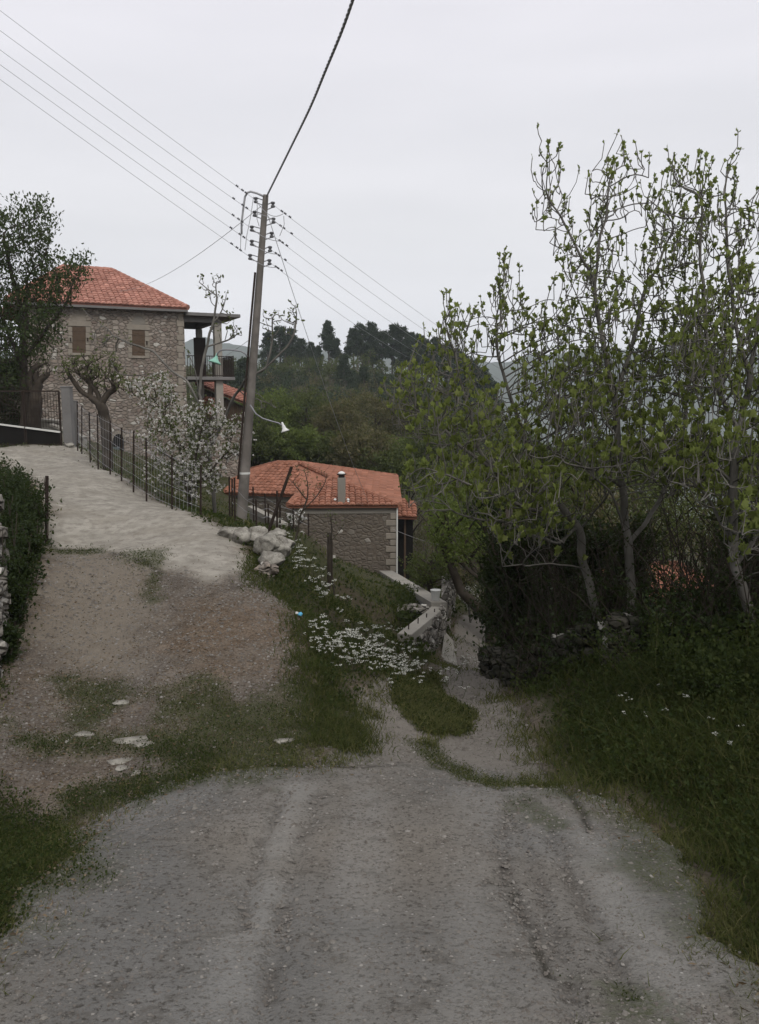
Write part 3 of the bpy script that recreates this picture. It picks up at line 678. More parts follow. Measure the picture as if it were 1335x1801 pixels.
# ------------------------------------------------------------------ outbuilding with tiled lean-to roof
ob = empty('tiled_shed', tuple(at(400, 760, 43)), 'low timber shed with sloping tiled roof edge, right of the veranda column', 'shed')
o1, o2 = at(343, 674, 43.5), at(440, 712, 43.5)
mb = MB(); tl = ([], []); bk = Vector((-1.0, 4.5, 1.0))
roof_face(mb, tl, [o1, o2, o2+Vector((-.6,4.2,.5)), o1+Vector((-.6,4.2,.5))])
rf = mb.build('roof', M['tile'], ob); build_tiles('roof_tiles', tl, M['tile_faded'], rf)
mb = MB(); a = o1+Vector((.2,.35,-.2)); b = o2+Vector((-.15,.35,-.2))
for i in range(22):
    t_ = i/22; p = a.lerp(b, t_); q = a.lerp(b, (i+.93)/22); zt = min(p.z, q.z)
    mb.box(((p.x+q.x)/2, p.y+.02*(i % 2), (zt-3.2)/2+.0), (q.x-p.x, .03, zt+3.2))
mb.build('board_wall', M['shutter'], ob)
mb = MB(); mb.bar(a+Vector((0,.5,-.1)), b+Vector((0,.5,-.1)), .1); mb.prism([(a.x,a.y+.1),(b.x,b.y+.1),(b.x-.5,b.y+3.8),(a.x-.5,a.y+3.8)], -4, b.z-.3); mb.build('wall', M['cottage_stone'], ob)
lr = empty('low_tiled_roof', tuple(at(358, 720, 41)), 'small red tiled porch roof just below the balcony, partly behind the blossoming tree', 'porch')
q0, q1 = at(346, 728, 40.6), at(372, 730, 40.6)
mb = MB(); tl = ([], []); roof_face(mb, tl, [q0, q1, q1+Vector((0,1.6,.75)), q0+Vector((0,1.6,.75))]); mb.build('roof', M['tile'], lr); build_tiles('roof_tiles', tl, M['tile'], lr)
mb = MB(); mb.prism([(q0.x+.05,q0.y+.3),(q1.x-.05,q0.y+.3),(q1.x-.05,q0.y+1.5),(q0.x+.05,q0.y+1.5)], -4, q0.z-.05); mb.build('wall', M['cottage_stone'], lr)
tr_ = empty('terrace_wall', tuple(at(410, 760, 36)), 'long low masonry terrace wall with pale coping behind the power pole', 'wall')
a, b = at(372, 748, 36), at(436, 752, 36)
mb = MB(); mb.bar(a, b, .4, .14); mb.build('coping', M['concrete'], tr_); mb = MB(); mb.prism([(a.x,a.y-.15),(b.x,b.y-.15),(b.x,b.y+.15),(a.x,a.y+.15)], -5, b.z-.08); mb.build('wall_face', M['house_stone'], tr_)

# ------------------------------------------------------------------ cottage below
ze = at(600, 889, 28).z
def zat(px, Y): d = ray(px, 800); return Vector((d[0]/d[1]*Y*1.0, Y, ze))
def xe(px, py):   # eave-level point seen at a spot
    d = ray(px, py); k = (ze-EYE)/d[2]; return Vector((d[0]*k, d[1]*k, ze))
cot = empty('stone_cottage', (-1.2, 28, -6), 'small stone cottage with bright red tile roof, downhill right of the power pole', 'cottage')
P1 = xe(398, 867); P3 = xe(507, 890); P4 = xe(703, 889); P2 = Vector((P3.x, xe(480,871).y, ze)); P2b = P2
P5 = Vector((P4.x+.1, 38.5, ze)); P6 = xe(398, 838)
R1 = at(487, 815, 34.6); R2 = at(525, 815, 34.6); W1 = at(584, 841, 31.2)
mb = MB(); tl = ([], [])
for f in ([P6,P1,R1],[P1,P2,R2,R1],[P2,P3,W1,R2],[P3,P4,W1],[P4,P5,R2,W1],[P5,P6,R1,R2]): roof_face(mb, tl, f, tw=.215, tl=.29)
rf = mb.build('roof', M['tile'], cot); build_tiles('roof_tiles', tl, M['tile'], rf)
ridge(rf, [(P6,R1),(P1,R1),(R1,R2),(P3,W1),(P4,W1),(W1,R2),(P5,R2)], M['tile'], .10)
i_ = .16
wp = [(P3.x+i_,P3.y+i_),(P4.x-.10,P4.y+i_),(P5.x-i_,P5.y-i_),(P6.x+i_,P6.y-i_),(P1.x+i_,P1.y+i_),(P2.x+i_,P2.y+i_)]
mb = MB(); mb.prism(wp, -8.5, ze-.085); mb.build('wall', M['cottage_stone'], cot)
i_ = .135
bp = [(P3.x+i_,P3.y+i_),(P4.x-.075,P4.y+i_),(P5.x-i_,P5.y-i_),(P6.x+i_,P6.y-i_),(P1.x+i_,P1.y+i_),(P2.x+i_,P2.y+i_)]
mb = MB(); mb.prism(bp, ze-.30, ze-.082); mb.build('eaves_band', M['plaster'], cot)
mb = MB(); z = -7.5; i = 0
while z < ze-.35:
    h_ = .24; w_ = .42 if i % 2 else .26; mb.box((P4.x-.09-w_/2+.02, P4.y+.16+.1-.02, z+h_/2), (w_, .25, h_-.03)); z += h_; i += 1
mb.build('corner_stones', M['quoin'], cot, bevel=.015)
c0 = at(600.5, 885, 28.05)
mb = MB(); mb.box((c0.x, c0.y+.22, ze+.42), (.27,.34,1.1)); ch = mb.build('chimney', M['plaster'], cot, bevel=.015)
mb = MB(); mb.lathe([(.11,0),(.11,.09),(.17,.10),(.17,.13)], (c0.x, c0.y+.22, ze+.97), 16); mb.build('chimney_pot', M['rust'], ch)
mb = MB(); mb.lathe([(.13,0),(.125,.03),(.10,.06),(.05,.085),(0.001,.095)], (c0.x, c0.y+.22, ze+1.10), 16); mb.build('chimney_cap', M['white_enamel'], ch, smooth=True)
for s_ in (-1, 1):
    mb = MB()
    mb.lathe([(.05,0),(.055,.07),(.03,.09),(.055,.12),(.03,.17)], (c0.x+s_*.23, c0.y+.12, ze+.06), 10); mb.bar((c0.x+s_*.10, c0.y+.12, ze+.1),(c0.x+s_*.23, c0.y+.12, ze+.1),.02)
    mb.build('insulator', M['white_enamel'], ch)
mb = MB(); mb.tube([(P4.x-.09, P4.y+.1, ze-.1),(P4.x-.09, P4.y+.09, ze-.3),(P4.x-.09, P4.y+.09, -5.6)], .03, 8); mb.build('downpipe', M['white_paint'], cot)
# porch on the right
pq0, pq1 = at(698, 909, 30.2), at(733, 910, 30.2)
mb = MB(); tl = ([], []); roof_face(mb, tl, [pq0, pq1, pq1+Vector((-.1,1.8,.42)), pq0+Vector((0,1.8,.42))], tw=.2, tl=.28)
pr = mb.build('porch_roof', M['tile'], cot); build_tiles('roof_tiles', tl, M['tile'], pr)
mb = MB(); x_ = at(712.5, 950, 30.4).x; mb.box((x_, 30.5, (pq0.z-6.5)/2), (.07,.07,abs(-6.5-pq0.z)-.1)); mb.build('porch_post', M['shutter'], cot)
mb = MB(); x0 = at(699, 950, 31.4).x; mb.box(((x0+x_)/2+.1, 31.5, (pq0.z-6.4)/2), (x_-x0+.5, .06, abs(-6.4-pq0.z)-.1)); mb.build('porch_shade_sheet', M['shade_and_panel_black'], cot)  # near black sheet painted as the shade in the porch doorway

# third house seen through the fig branches
th = empty('red_roofed_house', (9.5, 24, -5), 'low house of which only an orange red tiled roof shows between the fig stems', 'house')
t1, t2, t3 = at(1118, 1084, 21), at(1290, 1084, 23), at(1165, 1012, 24)
mb = MB(); tl = ([], []); t4 = Vector((t2.x+.2, t2.y+5, t2.z)); t5 = Vector((t1.x-.2, t1.y+6, t1.z)); t2 = Vector((t2.x,t2.y,t1.z)); t4.z = t1.z
for f in ([t1,t2,t3],[t2,t4,t3],[t4,t5,t3],[t5,t1,t3]): roof_face(mb, tl, f, tw=.22, tl=.3)
rf = mb.build('roof', M['tile_faded'], th); build_tiles('roof_tiles', tl, M['tile'], rf)
mb = MB(); mb.prism([(t1.x+.2,t1.y+.2),(t2.x-.2,t2.y+.2),(t4.x-.2,t4.y-.2),(t5.x+.2,t5.y-.2)], -11, t1.z-.1); mb.build('wall', M['cottage_stone'], th)

# ------------------------------------------------------------------ yard walls by the lane
def pebbles_on(mb, a, b, z0, z1, n, side, rnd, s=(.10,.2)):
    """rough stones standing proud of a wall face between plan points a and b"""
    a = Vector(a); b = Vector(b); d = (b-a).normalized(); nn = Vector((d.y,-d.x,0))*side
    for _ in range(n):
        t_ = rnd.random(); p = a.lerp(b, t_); z = rnd.uniform(z0(t_), z1(t_)); w = rnd.uniform(*s); h = w*rnd.uniform(.45,.7)
        m = Matrix((d, nn, Vector((0,0,1)))).transposed() @ Matrix.Rotation(rnd.uniform(-.12,.12), 3, 'Y')
        lump(mb, Vector((p.x,p.y,z)), (w,.09,h), m, rnd)
def lump(mb, c, size, m, rnd):
    vs = []; fs = []
    g = [(-1,-1,-1),(1,-1,-1),(1,1,-1),(-1,1,-1),(-1,-1,1),(1,-1,1),(1,1,1),(-1,1,1),(0,-1.25,0),(0,1.25,0),(0,0,1.25),(0,0,-1.25),(-1.2,0,0),(1.2,0,0)]
    for p in g:
        k = .86 if abs(p[0])+abs(p[1])+abs(p[2]) > 2 else 1
        vs.append(c+m @ Vector((p[0]*size[0]/2*k*rnd.uniform(.8,1.1), p[1]*size[1]/2*k*rnd.uniform(.85,1.1), p[2]*size[2]/2*k*rnd.uniform(.8,1.1))))
    for q, ctr in (((0,1,5,4),8),((2,3,7,6),9),((4,5,6,7),10),((0,3,2,1),11),((3,0,4,7),12),((1,2,6,5),13)):
        for i in range(4): fs.append((q[i], q[(i+1)%4], ctr))
    mb.add(vs, fs)
rn = random.Random(11)
# near wall with rebar stubs
wn0, wn1 = at(700, 1113, 12.3), at(725, 1115, 12.3); wf0, wf1 = at(760, 1067, 15.0), at(782, 1068, 15.0)
rw = empty('rebar_wall', (wn1.x, wn1.y, -4), 'short stone faced retaining wall with concrete top and five rusty rebar stubs, beside the lane', 'wall')
mb = MB(); poly = [(wn0.x,wn0.y),(wn1.x,wn1.y),(wf1.x,wf1.y),(wf0.x,wf0.y)]; zt = [wn0.z,wn1.z,wf1.z,wf0.z]
mb.prism(poly, [-4.6]*4, [z-.14 for z in zt]); mb.build('stone_face', M['yard_stone'], rw)
cx_, cy_ = sum(p[0] for p in poly)/4, sum(p[1] for p in poly)/4
mb = MB(); mb.prism([(p[0]+(p[0]-cx_)*.03, p[1]+(p[1]-cy_)*.02) for p in poly], [z-.138 for z in zt], zt); mb.build('coping', M['concrete'], rw, bevel=.012)
mb = MB(); pebbles_on(mb, (wn1.x,wn1.y,0), (wf1.x,wf1.y,0), lambda t: -3.9, lambda t: wn1.z-.22, 230, 1, rn, (.12,.24)); pebbles_on(mb, (wn0.x,wn0.y,0), (wn1.x,wn1.y,0), lambda t: -3.2, lambda t: wn1.z-.2, 12, 1, rn); mb.build('facing_stones', M['yard_stone'], rw)
for px, py, Y in ((718.5,1106,12.65),(735,1097,13.2),(750,1088.5,13.8),(764,1080,14.4),(777,1071,14.85)):
    p = at(px, py, Y); mb = MB(); mb.tube([(p.x,p.y,p.z-.05),(p.x+.005,p.y,p.z+.10)], .011, 6); mb.build('rebar_stub', M['rust'], rw)
# sloping wall up to the cottage
cw = empty('coping_wall', (wf1.x, wf1.y+.3, -4), 'long sloping concrete coped yard wall running from the lane back to the cottage corner', 'wall')
k0, k1 = at(757, 1058, 15.4), at(785, 1058, 15.4); l0, l1 = at(667, 1004, 27.9), at(691, 1005, 27.9)
poly = [(k0.x,k0.y),(k1.x,k1.y),(l1.x,l1.y),(l0.x,l0.y)]; zt = [k0.z,k0.z,l0.z,l0.z]
mb = MB(); mb.prism(poly, -8, [z-.12 for z in zt]); mb.build('wall_face', M['concrete_dark'], cw)
mb = MB(); cx_, cy_ = sum(p[0] for p in poly)/4, sum(p[1] for p in poly)/4
mb.prism([(p[0]+(p[0]-cx_)*.025, p[1]+(.05 if p[1] > cy_ else -.04)) for p in poly], [z-.118 for z in zt], zt); mb.build('coping', M['concrete'], cw, bevel=.012)
# tall rendered stone wall further on
fw = empty('lane_wall', (at(790,1080,20).x, 20, -5), 'tall grey rubble wall end standing just beyond the coped wall, with a ragged top', 'wall')
a, b = at(776, 1075, 16.3), at(799, 1075, 21); zt0 = at(780, 1030, 16.3).z; zt1 = at(797, 1003, 21).z
mb = MB(); mb.prism([(a.x,a.y),(a.x+.12,a.y-.05),(b.x,b.y),(b.x-.35,b.y)], -7.5, [zt0-.25, zt0, zt1, zt1-.1]); mb.build('masonry', M['yard_stone'], fw)
mb = MB(); pebbles_on(mb, (a.x+.12,a.y-.05,0), (b.x,b.y,0), lambda t: -6, lambda t: zt0+(zt1-zt0)*t-.1, 160, 1, rn, (.14,.3)); mb.build('facing_stones', M['yard_stone'], fw)
# concrete ramp at the foot of the rebar wall
cr0 = MB(); p = at(780, 1160, 13.6); q = at(784, 1122, 15.0); cr0.prism([(p.x-.05,p.y),(p.x+.25,p.y-.1),(q.x+.14,q.y),(q.x-.02,q.y)], -6, [p.z+.03,p.z-.08,q.z-.05,q.z+.15])
tag(cr0.build('concrete_footing', M['concrete'], bevel=.02), 'pale wedge of concrete at the foot of the rebar wall on the lane', 'footing')
# retaining wall on the left of the yard
yw = empty('yard_wall', (at(590,1046,14).x, 14, -3), 'narrow concrete topped wall running down along the grass bank to the cottage', 'wall')
a0, a1 = at(583, 1047, 14), at(596, 1047, 14); b0, b1 = at(582.5, 976, 26.5), at(590, 976, 26.5)
poly = [(a0.x,a0.y),(a1.x,a1.y),(b1.x,b1.y),(b0.x,b0.y)]; zt = [a0.z,a0.z,b0.z,b0.z]
mb = MB(); mb.prism([(a0.x+.01,a0.y+.02),(a1.x-.01,a1.y+.02),(b1.x-.01,b1.y),(b0.x+.01,b0.y)], -6.5, [z-.09 for z in zt]); mb.build('wall_face', M['concrete_dark'], yw)
mb = MB(); mb.prism(poly, [z-.088 for z in zt], zt); mb.build('coping', M['concrete'], yw, bevel=.008)
# retaining bank wall up by the pole (pale edge between fence and cottage)
bw = MB(); a, b = at(440, 893, 19), at(500, 924, 17.2); bw.bar(a, b, .16, .10); bw.prism([(a.x,a.y-.06),(b.x,b.y-.06),(b.x,b.y+.06),(a.x,a.y+.06)], -3.5, [a.z-.05,b.z-.05,b.z-.05,a.z-.05])
tag(bw.build('garden_edge', M['concrete']), 'narrow pale concrete garden edging behind the fence posts, sloping towards the cottage', 'edging')
yb = MB(); p = at(659, 1076, 15.0); yb.box((p.x,p.y,p.z-.35), (.26,.26,.7)); yb.box((p.x,p.y,p.z+.02), (.34,.34,.05))
tag(yb.build('concrete_block_post', M['concrete_dark'], bevel=.02), 'squat square concrete post with cap standing in the yard grass', 'post')
# rubble heap in the yard
mb = MB()
for _ in range(46):
    t_ = rn.random(); p = at(704+52*t_, 1074+rn.uniform(-9,5)*(1-abs(t_-.5)*.8), 15.4+rn.uniform(-.4,.4)); lump(mb, p, (rn.uniform(.11,.24),rn.uniform(.12,.2),rn.uniform(.08,.13)), Matrix.Rotation(rn.uniform(0,3),3,'Z'), rn)
tag(mb.build('dry_stone_heap', M['yard_stone']), 'low heap of pale loose stones in the yard behind the rebar wall', 'stone heap')
# flower pot on the wall end
p = at(766, 1046, 15.7); pt = empty('flower_pot', (p.x,p.y,p.z), 'white flower pot with white blossom standing by the coped wall', 'flower pot')
mb = MB(); mb.lathe([(.07,-.12),(.10,.08),(.11,.10),(.09,.10)], tuple(p), 14); mb.build('pot', M['white_paint'], pt)

# ------------------------------------------------------------------ dry stone wall on the right bank
dw = empty('dry_stone_wall', (3, 8.5, -1.6), 'dark overgrown dry stone wall along the right bank under the fig trees', 'wall')
path = [at(868,1165,11.4), at(960,1160,9.9), at(1060,1150,8.7), at(1130,1150,8.4), at(1220,1150,8.1), at(1335,1150,7.7), at(1520,1150,7.0), at(1800,1150,6.2)]
mb = MB()
for a, b in zip(path[:-1], path[1:]):
    a = Vector((a.x,a.y,0)); b = Vector((b.x,b.y,0)); Ls = (b-a).length; d = (b-a).normalized(); nn = Vector((d.y,-d.x,0))
    for i in range(int(Ls/.16)+1):
        for lay in range(6):
            for dp in (0, 1):
                t_ = (i+rn.random())*.16/Ls; p = a+d*min(t_,1)*Ls; z0 = gz(p.x, p.y)
                hh = .40+.08*math.sin(p.x*3)
                z = z0-.05+lay*.115
                if z > z0+hh: continue
                lump(mb, Vector((p.x,p.y,z))+nn*(.14-.28*dp+rn.uniform(-.04,.04)), (rn.uniform(.16,.3),rn.uniform(.18,.26),rn.uniform(.09,.15)), Matrix.Rotation(math.atan2(d.y,d.x)+rn.uniform(-.2,.2),3,'Z'), rn)
mb.build('loose_stones', M['shaded_mossy_stone'], dw)
mb = MB(); c = at(1095, 1140, 8.25)
for lay in range(8):
    for k in range(11):
        a = 2*math.pi*k/11+lay*.3; r_ = .19-.008*lay
        lump(mb, Vector((c.x+r_*math.cos(a), c.y+r_*math.sin(a), c.z-.35+lay*.085)), (.15,.12,.095), Matrix.Rotation(a+1.57,3,'Z'), rn)
for k in range(9): lump(mb, Vector((c.x+rn.uniform(-.13,.13), c.y+rn.uniform(-.13,.13), c.z+.30+rn.uniform(0,.03))), (.16,.14,.07), Matrix.Rotation(rn.uniform(0,3),3,'Z'), rn)
mb.build('wall_pier', M['shaded_mossy_stone'], dw)
# old wall at the left edge of the picture
lw = MB()
a, b = at(-20, 1150, 7.2), at(2, 1000, 9.6)
for i in range(140):
    t_ = rn.random(); p = a.lerp(b, t_); z0 = gz(p.x,p.y); top = z0+.35+.9*t_
    lump(lw, Vector((p.x-rn.uniform(.0,.2), p.y, rn.uniform(z0-.1, top))), (rn.uniform(.15,.3),rn.uniform(.15,.28),rn.uniform(.1,.2)), Matrix.Rotation(rn.uniform(0,3),3,'Z'), rn)
tag(lw.build('rubble_retaining_wall', M['yard_stone']), 'pale rubble retaining wall at the left edge, under the ivy beside the driveway', 'wall')

# ------------------------------------------------------------------ boulders and loose stones
def boulder(c, size, seed, mat, label, group, rz=0.0, name='boulder', sub=3):
    r_ = random.Random(seed); bm = bmesh.new()
    for _ in range(16):
        v = Vector((r_.gauss(0,1), r_.gauss(0,1), r_.gauss(0,1))).normalized()
        bm.verts.new((v.x*size[0]/2*r_.uniform(.85,1.05), v.y*size[1]/2*r_.uniform(.85,1.05), v.z*size[2]/2*r_.uniform(.85,1.05)))
    res = bmesh.ops.convex_hull(bm, input=bm.verts)
    bmesh.ops.delete(bm, geom=[g for g in res['geom_unused'] if isinstance(g, bmesh.types.BMVert)], context='VERTS')
    for v in bm.verts: v.co = Matrix.Rotation(rz,3,'Z') @ v.co
    for _ in range(sub): bmesh.ops.subdivide_edges(bm, edges=bm.edges[:], cuts=1, use_grid_fill=True)
    bmesh.ops.smooth_vert(bm, verts=bm.verts, factor=.5, use_axis_x=True, use_axis_y=True, use_axis_z=True)
    bm.normal_update(); k = min(size)
    for v in bm.verts:
        p = v.co+Vector(c); a = float(fbm([p.x*9/ (k*2)], [p.z*9/(k*2)+p.y*5], seed, 4)[0])-.5
        v.co += v.normal*a*k*.22
    bm.to_mesh(me := bpy.data.meshes.new(name)); bm.free()
    o = link(name, me, mat, smooth=True); o.location = c
    return tag(o, label, 'boulder' if name == 'boulder' else 'stone', group)
BL = [(405,938,12.6,(.34,.3,.22),'grey boulder nearest the power pole, first of the row edging the driveway'),
      (425,943,12.4,(.32,.32,.24),'grey rounded boulder second from the pole in the driveway row'),
      (450,938,12.5,(.42,.32,.24),'long flat topped grey boulder, third of the driveway row'),
      (487,940,12.6,(.30,.26,.18),'small flat grey boulder behind the big white one in the row'),
      (468,957,12.0,(.44,.4,.34),'largest pale white boulder with a creased face, in the middle of the row'),
      (490,962,12.0,(.36,.34,.28),'pale creased boulder leaning right of the largest one'),
      (505,955,12.5,(.30,.30,.22),'lichen grey boulder at the back of the row by the white flowers'),
      (478,985,11.3,(.36,.34,.26),'pale flat topped boulder near the bend in the driveway edge'),
      (470,1003,10.9,(.32,.28,.24),'dark brown boulder at the lower end of the row above the dirt'),
      (122,783,24.6,(.40,.35,.20),'low pale rounded boulder at the foot of the gate pillar')]
for i, (px, py, Y, s_, lb) in enumerate(BL):
    p = at(px, py, Y); s_ = tuple(v*(1.3 if i < 9 else 1) for v in s_); p.z = max(p.z, gz(p.x,p.y)+s_[2]*.22); boulder((p.x,p.y,p.z), s_, 100+i, M['boulder'] if i != 8 else M['house_stone'], lb, 'boulders edging the driveway' if i < 9 else None, rz=i*.7)
FS = [(145,1293,.22,.12,'flat pale rock slab sunk in the moss, leftmost of those on the driveway'),(232,1302,.34,.14,'long white flat rock slab in the dirt, right of the leftmost slab'),(250,1310,.26,.10,'narrow white slab just below the long flat slab'),
      (213,1353,.14,.10,'rounded white stone in the dirt below the slabs'),(238,1362,.10,.07,'small white stone right of the rounded one'),(120,1306,.06,.06,'tiny white stone between moss patches on the left'),
      (500,1304,.20,.10,'pale flat rock at the right end of the mossy strip'),(215,1237,.20,.09,'grey flat rock beside the dark green clump'),(260,1470,.16,.07,'buff broken stone lying on the grey road at left'),(210,1340,.24,.1,'pale streaked slab in the dirt above the rounded white stone')]
for i, (px, py, w_, d_, lb) in enumerate(FS):
    p = gp(px, py); boulder((p.x,p.y,p.z+.006), (w_,d_*1.2,.05), 200+i, M['boulder'], lb, 'pale stones set in the mossy dirt', rz=RNG.uniform(-.3,.3), name='flat_stone', sub=2)
# crumpled plastic
p = gp(528, 1086); boulder((p.x,p.y,p.z+.04), (.075,.06,.065), 333, M['blue_plastic'], None, None, name='plastic_scrap', sub=2)
o = bpy.data.objects['plastic_scrap']; tag(o, 'crumpled light blue plastic scrap at the right edge of the dirt', 'litter')
p2 = gp(522, 1084); boulder((p2.x,p2.y,p2.z+.04), (.045,.04,.04), 334, M['white_paint'], None, None, name='paper_scrap', sub=2)
tag(bpy.data.objects['paper_scrap'], 'scrap of white paper lying left of the blue plastic', 'litter')

# ------------------------------------------------------------------ gate
g = empty('entrance_gate', tuple(at(78,784,25)), 'dark iron double gate with bar mesh and solid lower panels atop the driveway', 'gate')
zb_ = at(78,785,25).z
def leaf(px0, px1):
    x0, x1 = at(px0,760,25).x, at(px1,760,25).x; zt_ = at(78,688,25).z; zm0, zm1 = at(px0, 746+ (px0)*.13, 25).z, at(px1, 746+px1*.13, 25).z
    mb = MB()
    for x in (x0, x1): mb.bar((x,25,zb_+.03),(x,25,zt_),.05)
    mb.bar((x0,25,zt_),(x1,25,zt_),.045); mb.bar((x0,25,zb_+.06),(x1,25,zb_+.06),.045)
    fr = mb.build('gate_leaf', M['rust'], g)
    mb = MB(); n_ = int((x1-x0)/.085)
    for i in range(1, n_): x = x0+(x1-x0)*i/n_; mb.bar((x,25.01,zm0),(x,25.01,zt_),.011)
    for i in range(1, 8): z = zm1+(zt_-zm1)*i/8; mb.bar((x0,25.02,z),(x1,25.02,z),.008)
    mb.build('bars', M['rust'], fr)
    mb = MB(); mb.add([(x0,25,zb_+.05),(x1,25,zb_+.05),(x1,25,zm1),(x0,25,zm0),(x0,25.02,zb_+.05),(x1,25.02,zb_+.05),(x1,25.02,zm1),(x0,25.02,zm0)], [(0,1,2,3),(7,6,5,4),(0,4,5,1),(3,2,6,7)]); mb.build('panel', M['shade_and_panel_black'], fr)
    mb = MB(); mb.bar((x0,24.97,zm0),(x1,24.97,zm1),.06,.05); mb.build('rail', M['white_paint'], fr)
leaf(46, 107); leaf(-22, 44)
for (px0, px1, y0, Yp, lb) in ((109.5,125,682,25.1,'tall grey concrete gate pillar at the right end of the gate'),(127,135,707,26.0,'shorter concrete pillar standing behind the tall gate pillar')):
    a, b = at(px0, y0, Yp), at(px1, y0, Yp); mb = MB(); mb.box(((a.x+b.x)/2, Yp, (a.z+zb_)/2-.1), (b.x-a.x, b.x-a.x, a.z-zb_+.2)); mb.box(((a.x+b.x)/2, Yp, a.z+.025), ((b.x-a.x)*1.12, (b.x-a.x)*1.12, .05))
    tag(mb.build('gate_pillar', M['concrete_dark'], bevel=.015), lb, 'pillar', 'concrete gate pillars')
mb = MB(); a, b = at(72,738,29), at(108,742,29); mb.bar(a, b, .5, .08); mb.prism([(a.x,a.y-.2),(b.x,b.y-.2),(b.x,b.y+.2),(a.x,a.y+.2)], -1.5, a.z-.05)
a, b = at(90,747,27.5), at(150,770,27.5); mb.bar(a, b, .4, .08); mb.prism([(a.x,a.y-.15),(b.x,b.y-.15),(b.x,b.y+.15),(a.x,a.y+.15)], -2, [a.z-.05,b.z-.05,b.z-.05,a.z-.05])
tag(mb.build('stair_parapet', M['concrete']), 'pale stepped concrete parapets behind the gate at the house entrance', 'parapet')

# ------------------------------------------------------------------ driveway fence
fp = [(136,778,706,23.6),(143,783,714,22.8),(158,797,725,21.3),(172,812,728,20.2),(193,828,740,19.0),(213,842,752,18.1),(234,857,757,17.2),(257,872,770,16.4),(302,893,800,15.2),(352,914,818,14.2)]
fen = empty('driveway_fence', tuple(at(213,842,18)), 'wire fence on thin rusty iron posts along the right edge of the pale driveway', 'fence')
tops = []
for px, y0, y1, Y in fp:
    a, b = at(px, y0, Y), at(px+RNG.uniform(-1.5,1.5), y1, Y); mb = MB(); mb.tube([a-Vector((0,0,.25)), b], .019, 6); mb.build('post', M['rust'], fen); tops.append((a,b))
mb = MB()
for (a0, b0), (a1, b1) in zip(tops[:-1], tops[1:]):
    for k in np.linspace(.05, .95, 6):
        mb.tube([a0.lerp(b0,k), (a0.lerp(b0,k)+a1.lerp(b1,k))/2-Vector((0,0,.012)), a1.lerp(b1,k)], .0028, 3)
    n_ = max(2, int((a1-a0).length/.16))
    for i in range(1, n_): mb.tube([a0.lerp(a1,i/n_), b0.lerp(b1,i/n_)], .002, 3)
mb.build('wire_mesh', M['wire'], fen)
gen = empty('garden_fence', tuple(at(470,930,15)), 'loose row of dark iron stakes and sagging wire between the power pole and the cottage', 'fence')
gp_ = [(408,922,842,14.8),(404,915,838,15.6),(413,925,840,14.6),(446,898,856,17.0),(451,934,878,14.8),(467,905,868,17.4),(472,930,885,15.2),(487,942,863,14.4),(492,940,888,14.7),(516,915,893,17.6),(543,945,903,16.5)]
gt = []
for px, y0, y1, Y in gp_:
    a, b = at(px, y0, Y), at(px+RNG.uniform(-1,1), y1, Y); mb = MB(); mb.tube([a-Vector((0,0,.3)), b], .018, 6); mb.build('post', M['rust'], gen); gt.append((a,b))
mb = MB()
for i, j in ((1,3),(3,5),(5,9),(9,10),(2,4),(4,6),(6,8),(0,2)):
    for k in (.5,.8): mb.tube([gt[i][0].lerp(gt[i][1],k), (gt[i][0].lerp(gt[i][1],k)+gt[j][0].lerp(gt[j][1],k))/2-Vector((0,0,.05)), gt[j][0].lerp(gt[j][1],k)], .003, 3)
mb.build('fence_wire', M['wire'], gen)
def solo_post(px0, y0, px1, y1, Y, r_, label, name='iron_post', mat='rust'):
    a, b = at(px0,y0,Y), at(px1,y1,Y); d = (a-b).normalized(); mb = MB(); mb.tube([a+d*.3, a, b], [r_*1.05, r_*1.05, r_], 8); tag(mb.build(name, M[mat]), label, 'post')
solo_post(472, 935, 513, 821, 14.3, .028, 'long rusty iron post leaning to the right across the cottage roof')
solo_post(579, 1055, 579, 936, 13.6, .035, 'thick dark weathered post standing against the yard wall', 'wooden_post', 'bark_dark')
solo_post(82, 968, 82.5, 837, 12.4, .028, 'upright dark iron post at the ivy hedge on the left of the driveway')
solo_post(626, 1098, 627, 1080, 14.3, .015, 'small pale stake among the yard weeds', 'garden_stake', 'pole_wood')
solo_post(700, 1106, 701, 1082, 14.6, .012, 'thin pale stake beside the rebar wall', 'garden_stake', 'pole_wood')

# ------------------------------------------------------------------ power pole and lines
PY = 15.5
pb, ptop = at(423, 932, PY), at(467.5, 343, PY)
pole = empty('power_pole', tuple(pb), 'tall weathered grey wooden power pole leaning right, with rows of insulators near the top', 'power pole')
def pax(py): return at(467.5+(423-467.5)*(py-343)/(932-343), py, PY)
mb = MB(); mb.tube([pb-Vector((0,0,.6))]+[pax(y) for y in (925,830,740,640,540,440,360,343)], [.112,.110,.101,.088,.078,.070,.062,.055,.052], 16); mb.build('shaft', M['pole_wood'], pole, smooth=True)
mb = MB(); p = pax(832); mb.lathe([(.100,-.02),(.106,-.02),(.106,.02),(.100,.02)], tuple(p), 16); mb.build('band', M['white_paint'], pole)
mb = MB(); mb.tube([pax(842)+Vector((-.11,-.08,0)), pax(700)+Vector((-.10,-.08,0)), pax(560)+Vector((-.09,-.07,0)), pax(480)+Vector((-.08,-.06,0))], .022, 6); mb.build('earth_pipe', M['rust'], pole)
LW = [((450,352),(-1,12)),((448,376),(0,48)),((443,402),(0,82)),((443,427),(0,108)),((440,452),(0,134))]
RW_ = [((480,360),(760,560)),((481,388),(726,560)),((478,413),(687,560)),((475,438),(650,560)),((474,461),(618,560))]
